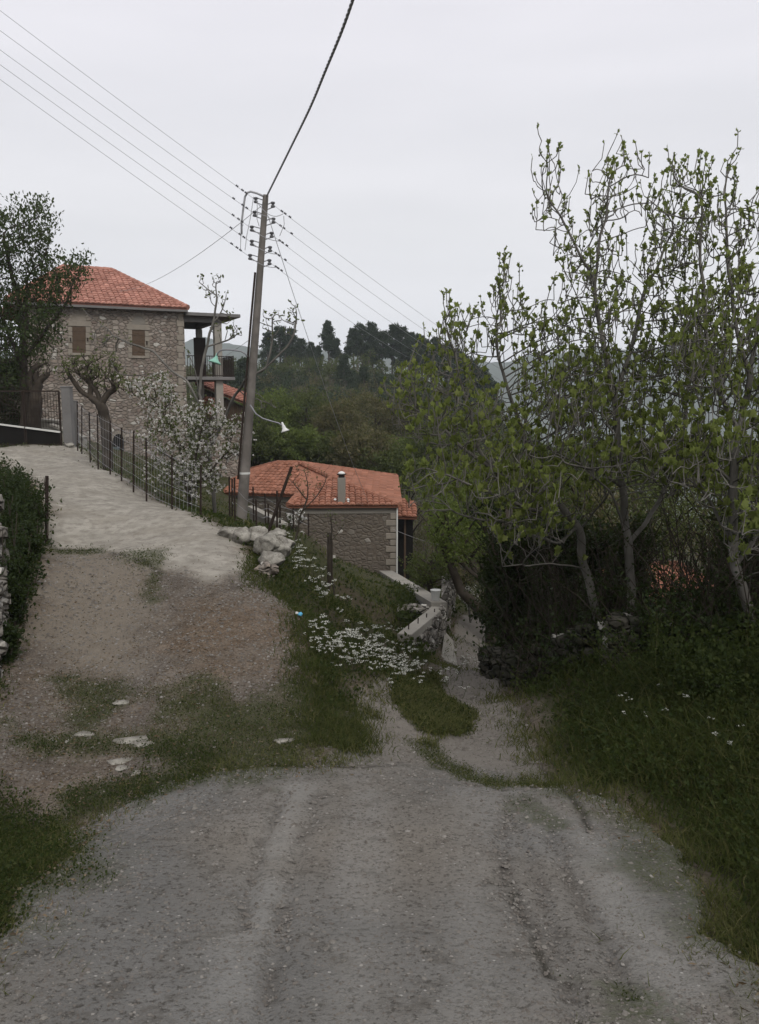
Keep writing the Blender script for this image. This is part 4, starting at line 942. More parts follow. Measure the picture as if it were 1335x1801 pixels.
def insul(mb, c, axis, s_=1.0):
    m = axis.to_track_quat('Z','Y').to_matrix(); mb.lathe([(.012,-.05*s_),(.036*s_,-.042*s_),(.036*s_,-.018*s_),(.018*s_,0),(.036*s_,.018*s_),(.036*s_,.042*s_),(.012,.05*s_)], tuple(c), 10, m)
def wire_pts(a, b, sag, n=24): return [a.lerp(b, t)-Vector((0,0,sag*4*t*(1-t))) for t in np.linspace(0,1,n)]
lines = []
side_names = ['first','second','third','fourth','fifth']
for side, W_ in ((-1, LW), (1, RW_)):
    for k, (pa, pe) in enumerate(W_):
        a = at(pa[0], pa[1], PY)
        if side < 0:
            e0 = at(pe[0], pe[1], 13.2); e = a+(e0-a)*1.7
        else:
            e0 = at(pe[0], pe[1], 18.4); e = a+(e0-a)*1.95
        d = (e-a).normalized(); pc = pax(pa[1]+4)
        mb = MB(); up = Vector((0,0,1))
        for dz in (-.045,.045): mb.bar(pc+Vector((side*.05,0,dz)), a+Vector((0,0,dz*1.0)), .016)
        mb.bar(a+Vector((0,0,-.055)), a+Vector((0,0,.055)), .016)
        mb.build('bracket', M['galv'], pole)
        mb = MB(); insul(mb, a, up, 1.1); mb.build('insulator', M['porcelain'], pole)
        for q in ((.22,.30,.42) if (k+side) % 2 else (.18,.27,.47)):
            mb = MB(); insul(mb, a+d*q, d, .52); mb.build('strain_insulator', M['porcelain'], pole)
        mb = MB(); mb.tube(wire_pts(a, e, .08 if side > 0 else .05), .0036, 4)
        o = mb.build('power_line', M['wire'])
        tag(o, f"bare wire, {side_names[k]} from the top of five {'left' if side < 0 else 'right'} of the pole", 'power line', 'bare wires on the power pole')
# jumpers between both sides and drop leads
mb = MB()
for (x0,y0),(x1,y1),s_ in (((450,352),(498,376),.28),((448,376),(496,400),-.12),((443,402),(494,424),.12),((443,427),(488,447),.1),((440,452),(487,470),.12)):
    a, b = at(x0,y0,PY-.12), at(x1,y1,PY-.12); mb.tube([a.lerp(b,t)-Vector((0,0,s_*4*t*(1-t)*.5)) for t in np.linspace(0,1,9)], .006, 4)
for pts in ([(446,346),(441,380),(434,415),(431,440)],[(452,350),(453,375),(452,385),(456,398)],[(428,395),(424,402),(423,438)],[(499,380),(500,395),(492,415)]):
    mb.tube([at(x,y,PY-.15) for x,y in pts], .006, 4)
mb.build('jumper_wire', M['wire'], pole)
mb = MB(); mb.tube([at(x,y,PY-.05) for x,y in ((463,345),(452,340),(441,337),(435,339),(431,346),(429,360),(427,375),(425,392),(425,412))], .02, 7); mb.build('cable_loop', M['cable'], pole, smooth=True)
# thick twisted cable going overhead
ctrl = [at(469,345,PY), at(510,262,12.9), at(545,190,11.2), at(572,125,9.9), at(600,57,8.8), at(621,-2,8.0), at(640,-60,7.3), at(690,-300,5.3)]
ctrl += [ctrl[-1]+Vector((.5,-6,2.0)), ctrl[-1]+Vector((1.2,-14,3.5))]
cp = []
for i in range(len(ctrl)-1):
    p0 = ctrl[max(i-1,0)]; p1 = ctrl[i]; p2 = ctrl[i+1]; p3 = ctrl[min(i+2,len(ctrl)-1)]; n_ = max(8, int((p2-p1).length/.035))
    if i >= 7: n_ = 60
    for j in range(n_):
        t_ = j/n_; cp.append(.5*((2*p1)+(p2-p0)*t_+(2*p0-5*p1+4*p2-p3)*t_*t_+(3*p1-p0-3*p2+p3)*t_**3))
mb = MB(); Ls = [0]
for a, b in zip(cp[:-1], cp[1:]): Ls.append(Ls[-1]+(b-a).length)
for s_ in range(3):
    pts = []
    for i, p in enumerate(cp):
        t_ = (cp[min(i+1,len(cp)-1)]-cp[max(i-1,0)]).normalized(); n_ = t_.cross(Vector((0,0,1))).normalized(); b_ = t_.cross(n_); a = 2*math.pi*(Ls[i]/.34+s_/3)
        pts.append(p+(n_*math.cos(a)+b_*math.sin(a))*.0095)
    mb.tube(pts, .0085, 5)
tag(mb.build('twisted_cable', M['cable'], smooth=True), 'thick twisted black service cable rising from the pole top and passing overhead', 'cable')
def wire(pa, Ya, pe, Ye, sag, label, r_=.006):
    mb = MB(); mb.tube(wire_pts(at(*pa,Ya), at(*pe,Ye), sag), r_, 5); tag(mb.build('service_wire', M['cable']), label, 'cable')
wire((460,362), PY, (210,512), 38, .35, 'single service wire from the power pole down left to the upper stone house roof')
wire((471,378), PY, (648,884), 28, .25, 'single service wire dropping steeply from the power pole to the cottage eaves')
wire((438,598), PY, (360,640), 37, .1, 'short thin wire from the middle of the pole to the veranda', .005)
wire((690,930), 28, (820,968), 26, .1, 'thin wire running right from the cottage wall to the ivy covered tree', .006)
# street lamps
def lamp(arm, head, axis, r_, mat, label):
    l = empty('street_lamp', tuple(arm[0]), label, 'street lamp', 'conical lamps on the power pole')
    mb = MB(); mb.tube(arm, .016, 6); mb.build('arm', M['galv'], l, smooth=True)
    m = axis.to_track_quat('Z','Y').to_matrix(); c = head
    mb = MB(); mb.lathe([(.018,.13),(.022,.08),(.035,.045),(r_*.42,.012),(r_*.72,-.025),(r_,-.055),(r_*.97,-.06),(r_*.7,-.03),(r_*.4,.004),(.02,.03)], tuple(c), 20, m); mb.build('lamp_shade', M[mat], l, smooth=True)
    mb = MB(); mb.lathe([(.02,.03),(.028,0),(.028,-.03),(.018,-.055),(.001,-.06)], tuple(c), 10, m); mb.build('bulb', M['white_enamel'], l, smooth=True)
lamp([at(x,y,PY-.1) for x,y in ((435,627),(431,622),(424,618),(412,616),(398,615),(388,616),(383,621),(381,627))], at(379,633,PY-.1), Vector((.30,.1,1)).normalized(), .13, 'green_enamel', 'pale green conical lamp shade on a curved arm to the left of the power pole')
lamp([at(x,y,PY-.2) for x,y in ((440,712),(450,728),(462,736),(478,741),(490,744),(496,749))], at(500,754,PY-.2), Vector((-.35,.1,1)).normalized(), .085, 'white_enamel', 'small white lamp shade on a thin drooping arm to the right of the power pole')
# ------------------------------------------------------------------ leaves and branches
def unit(v): return v/np.maximum(np.linalg.norm(v, axis=-1, keepdims=True), 1e-9)
def rdir(n, up=0.0): v = RNG.normal(size=(n,3)); v[:,2] += up; return unit(v)
def leaves(P, D, Ln, Wd, kind='oval', fold=.25, droop=0.0):
    """one small leaf per row: base P, direction D, length Ln, width Wd; returns V, F(tris)"""
    n = len(P); Ln = np.broadcast_to(Ln, (n,)).reshape(n,1); Wd = np.broadcast_to(Wd, (n,)).reshape(n,1)
    D = unit(D); S = unit(np.cross(D, rdir(n))); Nn = np.cross(S, D)
    if kind == 'diamond':
        V = np.stack([P, P+D*Ln*.45+S*Wd*.5+Nn*Wd*fold, P+D*Ln-Nn*Ln*droop, P+D*Ln*.45-S*Wd*.5+Nn*Wd*fold], 1)
        T = np.array([[0,1,2],[0,2,3]])
    elif kind == 'oval':
        V = np.stack([P, P+D*Ln*.35+S*Wd*.42+Nn*Wd*fold, P+D*Ln*.75+S*Wd*.40+Nn*Wd*fold, P+D*Ln-Nn*Ln*droop, P+D*Ln*.75-S*Wd*.40+Nn*Wd*fold, P+D*Ln*.35-S*Wd*.42+Nn*Wd*fold], 1)
        T = np.array([[0,1,5],[1,2,5],[2,4,5],[2,3,4]])
    elif kind == 'fig':
        q = [(0,0),(.30,.34),(.42,.26),(.66,.50),(.72,.22),(1,0),(.72,-.22),(.66,-.50),(.42,-.26),(.30,-.34)]
        V = np.stack([P+D*Ln*a+S*Wd*b+Nn*Wd*abs(b)*fold*2-Nn*Ln*droop*a*a for a, b in q], 1)
        T = np.array([[0,1,2],[0,2,8],[0,8,9],[2,3,4],[2,4,8],[4,6,8],[4,5,6],[6,7,8]])
    elif kind == 'tri':
        V = np.stack([P-S*Wd*.5, P+S*Wd*.5, P+D*Ln], 1); T = np.array([[0,1,2]])
    k = V.shape[1]; F = (T[None]+np.arange(n)[:,None,None]*k).reshape(-1,3); return V.reshape(-1,3), F
def join(parts):
    V = []; F = []; b = 0
    for v, f in parts: V.append(v); F.append(f+b); b += len(v)
    return np.concatenate(V), np.concatenate(F)
def colonize(seeds, att, step=.1, infl=.9, kill=.2, up=.15, iters=160, wig=.25):
    """seeds: list of polylines (world arrays); grows nodes towards attraction points"""
    pos = []; par = []
    for s_i, pl in enumerate(seeds):
        pl = [np.array(p, float) for p in pl]
        if s_i == 0: pos.append(pl[0]); par.append(-1); prev = 0
        else: A = np.array(pos); prev = int(np.argmin(((A-pl[0])**2).sum(1)))
        for q in pl[(1 if s_i == 0 else 0):]:
            a = pos[prev]; L_ = np.linalg.norm(q-a); n_ = max(1, int(L_/step))
            for j in range(1, n_+1):
                w = RNG.normal(0, step*.22, 3) if j < n_ else 0
                pos.append(a+(q-a)*j/n_+w); par.append(prev); prev = len(pos)-1
    nseed = len(pos)
    if len(att):
        att = np.array(att); A = np.array(pos)
        d2 = ((att[:,None]-A[None])**2).sum(-1); near = d2.argmin(1); nd = np.sqrt(d2.min(1)); kids = np.zeros(200000, int)
        for it in range(iters):
            act = nd < infl*(1 if it > 4 else 3)
            if not act.any(): break
            A = np.array(pos); idx = near[act]; dv = unit(att[act]-A[idx]); S = np.zeros((len(A),3)); np.add.at(S, idx, dv)
            src = np.unique(idx); src = src[kids[src] < 3]
            if len(src) == 0: break
            dd = unit(unit(S[src])+np.array([0,0,up])+RNG.normal(0,wig,(len(src),3))); new = A[src]+dd*step; base = len(pos)
            for s_, p in zip(src, new): pos.append(p); par.append(int(s_)); kids[s_] += 1
            d2 = np.sqrt(((att[:,None]-new[None])**2).sum(-1)); m = d2.argmin(1); md = d2[np.arange(len(att)), m]; b_ = md < nd
            near[b_] = base+m[b_]; nd[b_] = md[b_]; keep = nd > kill; att, near, nd = att[keep], near[keep], nd[keep]
            if len(att) == 0: break
    return np.array(pos), np.array(par), nseed
def skeleton(pos, par, rtip=.005, ex=2.3, rmax=None):
    n = len(pos); r = np.zeros(n); kids = [[] for _ in range(n)]
    for i in range(1, n): kids[par[i]].append(i)
    for i in range(n-1, -1, -1):
        r[i] = rtip if not kids[i] else (sum(r[k]**ex for k in kids[i]) + (rtip*.08)**ex)**(1/ex)
    if rmax:
        f = rmax/r[0]
        r = np.where(r > rtip*1.5, rtip+(r-rtip)*(rmax-rtip)/max(r[0]-rtip, 1e-6), r)
    return r, kids
def branch_mesh(pos, par, r, kids, skip_under=0.0, n=6):
    mb = MB(); P = pos.copy()
    for _ in range(2):     # smooth the walk a little
        Q = P.copy()
        for i in range(1, len(P)):
            if kids[i]: Q[i] = .5*P[i]+.25*P[par[i]]+.25*P[max(kids[i], key=lambda k: r[k])]
        P = Q
    starts = [(0, None)]
    while starts:
        i, frm = starts.pop(); pts = [P[frm], P[i]] if frm is not None else [P[i]]; rr_ = [r[i]*1.0, r[i]] if frm is not None else [r[i]]
        while kids[i]:
            ks = sorted(kids[i], key=lambda k: -r[k])
            for k in ks[1:]: starts.append((k, i))
            i = ks[0]; pts.append(P[i]); rr_.append(r[i])
        if len(pts) > 1: mb.tube(pts, rr_, n if rr_[0] > .03 else (5 if rr_[0] > .012 else 4), cap=False)
    return mb, P
def blob_pts(blobs):
    """(px, py, Y, rx px, ry px, depth m, count)"""
    out = []
    for px, py, Y, rx, ry, dm, n in blobs:
        v = rdir(n)*(RNG.random((n,1))**.42)
        for a in v: out.append(tuple(at(px+a[0]*rx, py+a[1]*ry, max(2.5, Y+a[2]*dm))))
    return out
def pxl(pts): return [tuple(at(*p)) for p in pts]

def spurs(P, r, kids, prob, rmax_, ln, up=1.0, bend=.5):
    """short upward twigs on thin branches: returns list of polylines"""
    out = []
    for i in range(2, len(P)):
        if r[i] < rmax_ and (not kids[i] or random.random() < prob):
            d = unit(np.array([random.gauss(0,bend), random.gauss(0,bend), up])); k = random.uniform(*ln)
            d2 = unit(d*.5+np.array([random.gauss(0,.2),random.gauss(0,.2),1.0])); out.append([P[i], P[i]+d*k*.5, P[i]+d*k*.5+d2*k*.5])
    return out

# ------------------------------------------------------------------ the fig trees on the right bank
def fig(label, seeds, blobs, step=.075, infl=.9, kill=.105, rmax=.085, seed=1, spur=.16, leafn=(3,7), lsize=(.035,.105)):
    blobs = [(a,b,c,d,e_,f,int(g*(.9 if b < 450 else 1.4 if b < 600 else 2.9))) for a,b,c,d,e_,f,g in blobs]
    global RNG
    RNG = np.random.default_rng(seed); random.seed(seed)
    seeds = [pxl(s_) for s_ in seeds]; pos, par, ns = colonize(seeds, blob_pts(blobs), step, infl, kill, .28, 150, .22)
    r, kids = skeleton(pos, par, .0045, 2.3, rmax); mb, P = branch_mesh(pos, par, r, kids)
    sp = spurs(P, r, kids, spur, .011, (.08,.30), 1.1, .5)
    for s_ in sp: mb.tube(s_, [.0048,.0044,.0040], 4, cap=False)
    lead = []
    for i in range(len(P)):      # long upright leaders that stand out of the crown
        if P[i][2] > .9 and r[i] < .012 and random.random() < .026:
            L_ = random.uniform(.25,.6)*(1 if P[i][2] < 2.4 else .5); d = np.array([random.gauss(0,.22),random.gauss(0,.22),1.0]); c_ = np.array([random.gauss(0,.12),random.gauss(0,.12),0])
            pl = [P[i]+d*L_*k_/5+c_*L_*(k_/5)**2 for k_ in range(6)]; mb.tube(pl, [.0065,.006,.0055,.005,.0045,.004], 4, cap=False); lead.append(pl)
            sp.append([pl[3],pl[4],pl[5]])
    t = empty('fig_tree', tuple(seeds[0][0]), label, 'fig tree', None)
    mb.build('branches', M['bark_grey'], t, smooth=True)
    tips = np.array([s_[-1] for s_ in sp]); dirs = unit(np.array([np.array(s_[-1])-np.array(s_[-2]) for s_ in sp]))
    LP, LD, LL = [], [], []
    for p, d in zip(tips, dirs):
        hi = min(1, max(0, (p[2]-.8)/2.6)); k = random.randint(*leafn)+(2 if hi < .25 else 0)-int(2.2*hi)
        for j in range(k):
            LP.append(p-d*random.uniform(0,.03)); LD.append(unit(d*random.uniform(.6,1.5)+RNG.normal(0,.45,3))); LL.append(random.uniform(*lsize)*(1-.33*hi))
    # a few leaf pairs along the twigs
    for s_ in sp:
        if random.random() < .5:
            for j in range(random.randint(1,3)): q = np.array(s_[1])+(np.array(s_[2])-np.array(s_[1]))*random.random(); LP.append(q); LD.append(RNG.normal(0,.7,3)+[0,0,.7]); LL.append(random.uniform(.025,.05))
    for pl in lead:
        for k_ in range(1,6):
            for _ in range(random.randint(1,3)): LP.append(pl[k_]+RNG.normal(0,.008,3)); LD.append(RNG.normal(0,.6,3)+[0,0,.9]); LL.append(random.uniform(.03,.06))
    LP, LD, LL = np.array(LP), np.array(LD), np.array(LL)
    V, F = leaves(LP, LD, LL, LL*.78, 'fig', .16, .10); npmesh('leaves', V, F, M['fig_leaf'], t)
    # unripe figs below the rosettes
    fm = MB()
    for p, d in zip(tips[::3], dirs[::3]):
        for j in range(2):
            c = Vector(p-d*random.uniform(.03,.09))+Vector(RNG.normal(0,.012,3)); fm.lathe([(.002,-.012),(.009,-.006),(.011,.002),(.006,.010),(.001,.012)], tuple(c), 5)
    o = fm.build('unripe_figs', M['lime_leaf'], t, smooth=True); o['kind'] = 'stuff'
    return t
fig('fig tree with low branches reaching left over the lane, leftmost of the figs',
    [[(1062,1150,9.0),(1045,1060,9.0),(1028,1000,9.0),(1020,930,9.0),(985,885,9.0),(940,860,9.0),(880,835,8.9),(800,780,8.8),(760,740,8.8)],
     [(1020,930,9.0),(1045,900,9.0),(1075,870,8.8)],[(1015,925,9),(980,960,8.8),(900,920,8.6),(800,905,8.5)],[(985,885,9),(930,900,8.6),(850,860,8.4),(770,830,8.3)],
     [(940,860,9.0),(930,800,9.2),(905,720,9.3),(880,640,9.3),(870,560,9.3)],[(880,835,8.9),(840,790,9),(820,700,9),(800,620,9)],[(1028,1000,9),(960,990,8.7),(880,1000,8.4)]],
    [(800,640,9,55,90,.6,110),(885,560,9.2,42,95,.6,120),(960,640,9.2,55,120,.7,120),(740,740,8.8,55,55,.6,110),(840,770,8.8,110,80,.9,240),(930,860,8.6,150,90,1.0,240),(760,860,8.5,60,60,.5,60),(715,715,8.8,35,60,.5,80),(790,600,9,30,60,.5,50),(1000,700,9.0,110,90,1.0,200),(930,930,8.5,90,60,.8,90)], rmax=.05, seed=21, spur=.2)
fig('tallest fig tree on the right bank, its bare pale leader rising highest into the sky',
    [[(1112,1150,8.6),(1110,1060,8.6),(1105,960,8.6),(1095,860,8.6),(1088,780,8.6),(1080,700,8.6),(1060,600,8.6),(1045,500,8.6),(1035,430,8.6)],
     [(1105,960,8.6),(1075,860,8.4),(1010,810,8.3),(960,790,8.2)],[(1095,860,8.6),(1060,830,8.3),(1000,815,8.0),(930,800,7.8)],
     [(1080,700,8.6),(1110,620,8.7),(1130,520,8.8),(1190,400,8.8)],[(1045,500,8.6),(1000,410,8.6),(960,350,8.6)],[(1045,500,8.6),(1060,400,8.6),(1075,300,8.6)],
     [(1088,780,8.6),(1130,770,8.4),(1190,775,8.2),(1240,760,8.1)],[(1105,960,8.6),(1160,880,8.9),(1200,800,9.1),(1210,680,9.2),(1230,560,9.2)]],
    [(960,360,8.6,38,110,.5,110),(1005,430,8.7,40,100,.6,90),(1070,370,8.6,45,130,.5,170),(1125,330,8.7,35,70,.5,50),(1060,560,8.6,95,120,.9,330),(1170,480,8.8,60,130,.8,200),(1200,640,9,100,110,1.0,330),(1060,730,8.5,120,80,1.0,260),(1140,820,8.3,130,70,1.0,170)], rmax=.048, seed=22)
fig('fig tree cut by the right edge of the photo, with a dark trunk forking low',
    [[(1365,1165,7.3),(1320,1080,7.4),(1292,1000,7.5),(1290,920,7.5),(1288,850,7.5),(1300,760,7.6),(1320,660,7.7),(1335,560,7.8),(1345,450,7.8)],
     [(1288,850,7.5),(1240,800,7.6),(1220,770,7.7),(1150,775,7.8)],[(1292,1000,7.5),(1340,930,7.5),(1400,850,7.6),(1430,700,7.7)],[(1292,970,7.5),(1250,880,7.7),(1210,840,7.8),(1150,800,8)],
     [(1300,760,7.6),(1260,680,7.7),(1240,580,7.8),(1235,450,7.9),(1235,350,7.9)],[(1320,660,7.7),(1290,560,7.8),(1280,450,7.9),(1275,350,7.9)]],
    [(1240,400,8,45,130,.6,170),(1280,370,8,30,95,.5,90),(1190,390,8.2,45,110,.6,110),(1320,480,7.9,60,150,.8,240),(1400,520,7.9,60,190,.8,160),(1280,640,7.8,110,120,1.0,340),(1400,760,7.6,90,150,1.0,200),(1250,820,7.6,120,90,1.0,230),(1340,930,7.3,90,90,.8,110)], rmax=.05, seed=23)
RNG = np.random.default_rng(99); random.seed(99)
# the wall-side thicket of bare stems below the figs
def thicket(label, spots, nst, h, leafn, mat_l, mat_s='bark_dark', lean=.35, ls=.035, name='stem_thicket', cat='thicket', rr_=(.004,.012)):
    t = empty(name, (spots[0][0], spots[0][1], gz(*spots[0][:2])), label, cat); mb = MB(); LP = []; 
    for _ in range(nst):
        x, y, rad = random.choice(spots); x += random.gauss(0,rad*.5); y += random.gauss(0,rad*.5); z = gz(x,y); H = random.uniform(*h)
        d = np.array([random.gauss(0,lean), random.gauss(0,lean), 1.0]); c = np.array([random.gauss(0,.25), random.gauss(0,.25), 0]); pts = []
        for j in range(6):
            t_ = j/5; pts.append(np.array([x,y,z-.05])+d*H*t_+c*H*t_*t_+RNG.normal(0,.015,3))
        r0 = random.uniform(*rr_); mb.tube(pts, [r0*(1-.7*j/5) for j in range(6)], 4, cap=False)
        for b in range(random.randint(1,4)):
            k = random.randint(2,4); q = pts[k]; dd = unit(np.array([random.gauss(0,.8),random.gauss(0,.8),.6])); L_ = random.uniform(.15,.5)*H*.6
            bp = [q, q+dd*L_*.5, q+dd*L_+np.array([0,0,.1*L_])]; mb.tube(bp, [r0*.45,r0*.35,r0*.2], 3, cap=False)
            for _l in range(leafn): s_ = random.random(); LP.append(bp[0]+(bp[2]-bp[0])*s_+RNG.normal(0,.03,3))
        for _l in range(leafn*2): LP.append(pts[random.randint(2,5)]+RNG.normal(0,.05,3))
    o = mb.build('stems', M[mat_s], t); o['kind'] = 'stuff'
    if LP:
        LP = np.array(LP); n = len(LP); V, F = leaves(LP, rdir(n,.4), RNG.uniform(.7,1.4,n)*ls, RNG.uniform(.7,1.4,n)*ls*.6, 'diamond'); npmesh('leaves', V, F, M[mat_l], t)
    return t
def sp(px, py, Y, r): p = at(px,py,Y); return (p.x, p.y, r)
thicket('tangle of bare dark suckers around the fig trunks behind the dry stone wall', [sp(1000,1150,9.6,.6),sp(1080,1150,9.2,.6),sp(1160,1150,9,.6),sp(1250,1150,8.6,.6),sp(1330,1150,8.3,.6)], 230, (.7,2.1), 3, 'ivy_leaf', lean=.3)
thicket('dark bramble tangle between the ivy covered tree and the first fig', [sp(945,1150,11.3,.25),sp(975,1150,10.6,.4),sp(1010,1150,10.2,.5)], 150, (.8,1.9), 10, 'ivy_leaf', 'bark_dark')
thicket('straggly dry shrub stems at the right edge under the forked fig', [sp(1280,1150,7.9,.5),sp(1380,1150,7.5,.6),sp(1480,1150,7.2,.5)], 120, (.6,1.7), 5, 'ivy_leaf')

# ------------------------------------------------------------------ leafy masses
def clumped(center, rad, nclump, per, lsize, crad=.32, flat=1.0, shell=.55):
    """leaf positions in uneven clumps filling an ellipsoid"""
    c = rdir(nclump)*(shell+(1-shell)*RNG.random((nclump,1)))*RNG.uniform(.75,1.08,(nclump,1)); out = []
    R_ = np.array(rad); k = np.maximum(4, (per*RNG.uniform(.4,1.6,nclump)).astype(int))
    for ci, kk in zip(c, k):
        rr_ = crad*min(R_)*RNG.uniform(.6,1.3); v = rdir(kk)*(RNG.random((kk,1))**.5)*rr_; v[:,2] *= .75*flat; out.append(ci*R_+v)
    P = np.concatenate(out)+np.array(center); n = len(P)
    return leaves(P, rdir(n,.25), RNG.uniform(.6,1.35,n)*lsize, RNG.uniform(.6,1.35,n)*lsize*.6, 'diamond')
def crown_tree(name, label, cat, base, h, crown_r, trunk_r, mat_l, mat_b, nclump=60, per=40, lsize=.08, crown_h=None, group=None, lean=(0,0), lowest=.35):
    crown_h = crown_h or h*(1-lowest)/2; t = empty(name, base, label, cat, group); b = Vector(base)
    mb = MB(); top = b+Vector((lean[0],lean[1],h*.9)); mid = b.lerp(top,.5)+Vector((random.gauss(0,.05*h),0,0)); mb.tube([b-Vector((0,0,.2)), b.lerp(mid,.5), mid, mid.lerp(top,.6), top], [trunk_r*1.15,trunk_r,trunk_r*.75,trunk_r*.45,trunk_r*.1], 8, cap=False)
    for i in range(12):
        q = b.lerp(top, random.uniform(lowest*.8,.85)); a = random.uniform(0,6.28); d = Vector((math.cos(a)*crown_r, math.sin(a)*crown_r, random.uniform(.1,.5)*crown_r))*random.uniform(.5,.9)
        mb.tube([q, q+d*.5+Vector((0,0,.06*h)), q+d+Vector((0,0,.10*h))], [trunk_r*.35,trunk_r*.22,trunk_r*.08], 5, cap=False)
    mb.build('trunk', M[mat_b], t, smooth=True)
    V, F = clumped(tuple(b+Vector((lean[0]*.7,lean[1]*.7,h-crown_h))), (crown_r,crown_r,crown_h), nclump, per, lsize); npmesh('crown', V, F, M[mat_l], t)
    return t
# dark tree at the upper left
def branchy(name, label, cat, seeds, blobs, mat_b, mat_l, step=.15, infl=1.2, kill=.28, rtip=.006, rmax=.14, up=.2, leaf_per=3, ls=.06, spur=.2, sl=(.1,.3), rleaf=.02, wig=.25, seed=5, spread=.05, flowers=None, lk='oval', group=None, upl=.6):
    global RNG
    RNG = np.random.default_rng(seed); random.seed(seed)
    seeds = [pxl(s_) for s_ in seeds]; pos, par, ns = colonize(seeds, blob_pts(blobs), step, infl, kill, up, 150, wig)
    r, kids = skeleton(pos, par, rtip, 2.3, rmax); mb, P = branch_mesh(pos, par, r, kids); sps = spurs(P, r, kids, spur, rleaf, sl, .9, .6)
    for s_ in sps: mb.tube(s_, [rtip*.9,rtip*.75,rtip*.5], 3, cap=False)
    t = empty(name, tuple(seeds[0][0]), label, cat, group); mb.build('branches', M[mat_b], t, smooth=True)
    LP = []
    for s_ in sps:
        for _ in range(leaf_per): u_ = random.random()**.6; LP.append(np.array(s_[1])*(1-u_)+np.array(s_[2])*u_+RNG.normal(0,spread,3))
    if len(LP):
        LP = np.array(LP); n = len(LP); V, F = leaves(LP, rdir(n,upl), RNG.uniform(.7,1.3,n)*ls, RNG.uniform(.7,1.3,n)*ls*.5, lk); npmesh('leaves', V, F, M[mat_l], t)
        if flowers:
            nf = int(len(LP)*flowers[0]); Q = LP[RNG.integers(0,len(LP),nf)]+RNG.normal(0,spread,(nf,3)); Q = np.repeat(Q, 5, 0); V, F = leaves(Q, rdir(len(Q)), flowers[1], flowers[1]*.8, 'oval'); npmesh('blossom', V, F, M['petal'], t)
    return t
branchy('evergreen_tree','dark small leaved evergreen tree at the upper left, in front of the stone house','tree',
    [[(38,790,26),(45,700,26),(40,640,26),(45,560,26),(50,480,26)],[(40,640,26),(80,580,26),(120,530,26)],[(40,640,26),(5,560,26),(-30,470,26)],[(45,560,26),(20,480,26),(5,410,26)]],
    [(60,430,26,42,75,1.1,420),(0,470,26,70,110,1.3,420),(95,505,26,60,60,1.0,420),(30,590,26,95,75,1.4,700),(5,665,26,60,60,1.0,420),(135,490,26,32,28,.6,110),(-60,560,26,60,130,1.2,200),(40,520,26,90,60,1.2,300)], 'bark_dark','olive_leaf', leaf_per=13, ls=.115, spur=.65, sl=(.2,.75), rmax=.13, seed=31, spread=.10, upl=1.2, rtip=.008)
# knobbly pollarded trees
branchy('pollarded_tree','knobbly pollarded tree with a thick forked trunk and sprouting leaves, beside the driveway fence','tree',
    [[(190,835,21),(188,780,21),(186,740,21),(178,712,21),(158,698,21),(142,690,21),(134,676,21),(118,655,21)],[(178,712,21),(190,690,21),(210,680,21)],[(158,698,21),(160,672,21),(150,655,21)],[(178,712,21),(172,690,21),(150,665,21),(128,650,21)]],
    [(140,655,21,44,28,.5,110),(180,660,21,44,34,.5,110),(205,678,21,25,20,.4,30)], 'bark_dark','bud_leaf', step=.08, kill=.12, infl=.7, rmax=.14, leaf_per=5, ls=.09, spur=.3, sl=(.08,.25), rleaf=.03, seed=32, rtip=.012, spread=.05)
branchy('pollarded_tree','gnarled dark pollarded tree with looping knuckled branches behind the gate','tree',
    [[(62,790,25.8),(60,740,25.8),(62,700,25.8),(66,676,25.8),(76,664,25.8),(90,655,25.8)],[(62,700,25.8),(52,672,25.8),(56,652,25.8),(72,642,25.8)],[(66,676,25.8),(62,660,25.8),(68,648,25.8)]],
    [(75,650,25.8,25,16,.5,40)], 'bark_dark','bud_leaf', step=.08, kill=.14, infl=.6, rmax=.22, leaf_per=3, ls=.08, spur=.25, sl=(.06,.2), rleaf=.03, seed=33, rtip=.014)
# grey bare tree left of the pole, with a long limb in front of the house
branchy('leafless_tree','bare grey tree left of the pole, its long limb crossing the house front','tree',
    [[(378,905,18.2),(374,850,18.2),(366,790,18.2),(362,740,18.2),(350,690,18.2),(340,640,18.2),(330,618,18.2)],[(362,740,18.2),(345,700,18.4),(330,670,18.5),(303,654,18.6),(270,617,18.8),(216,600,19),(172,566,19),(150,548,19)],
     [(350,690,18.2),(354,650,18.2),(362,612,18.2),(376,566,18.2),(382,520,18.2),(381,492,18.2)],[(366,790,18.2),(392,745,18),(404,712,17.8),(416,690,17.6),(430,668,17),(470,645,16.8),(505,612,16.8),(520,580,16.8),(522,545,16.8)],
     [(376,566,18.2),(392,545,18.2),(398,520,18.2)],[(382,520,18.2),(362,505,18.2),(350,496,18.2)],[(362,612,18.2),(395,600,18.2),(425,590,18)],[(470,645,16.8),(480,600,16.8),(478,560,16.8)],[(303,654,18.6),(250,660,18.7),(205,657,18.8)]],
    [(375,510,18.2,28,25,.4,28),(405,580,18.2,28,25,.4,26),(480,570,16.8,30,28,.4,40),(510,560,16.8,22,30,.4,26),(200,610,19,55,26,.5,22),(470,720,17.4,30,14,.4,8)], 'bark_grey','bud_leaf', step=.08, kill=.13, infl=.9, rmax=.05, leaf_per=3, ls=.085, spur=.14, sl=(.05,.16), rleaf=.016, seed=34, rtip=.009, spread=.035, wig=.3)
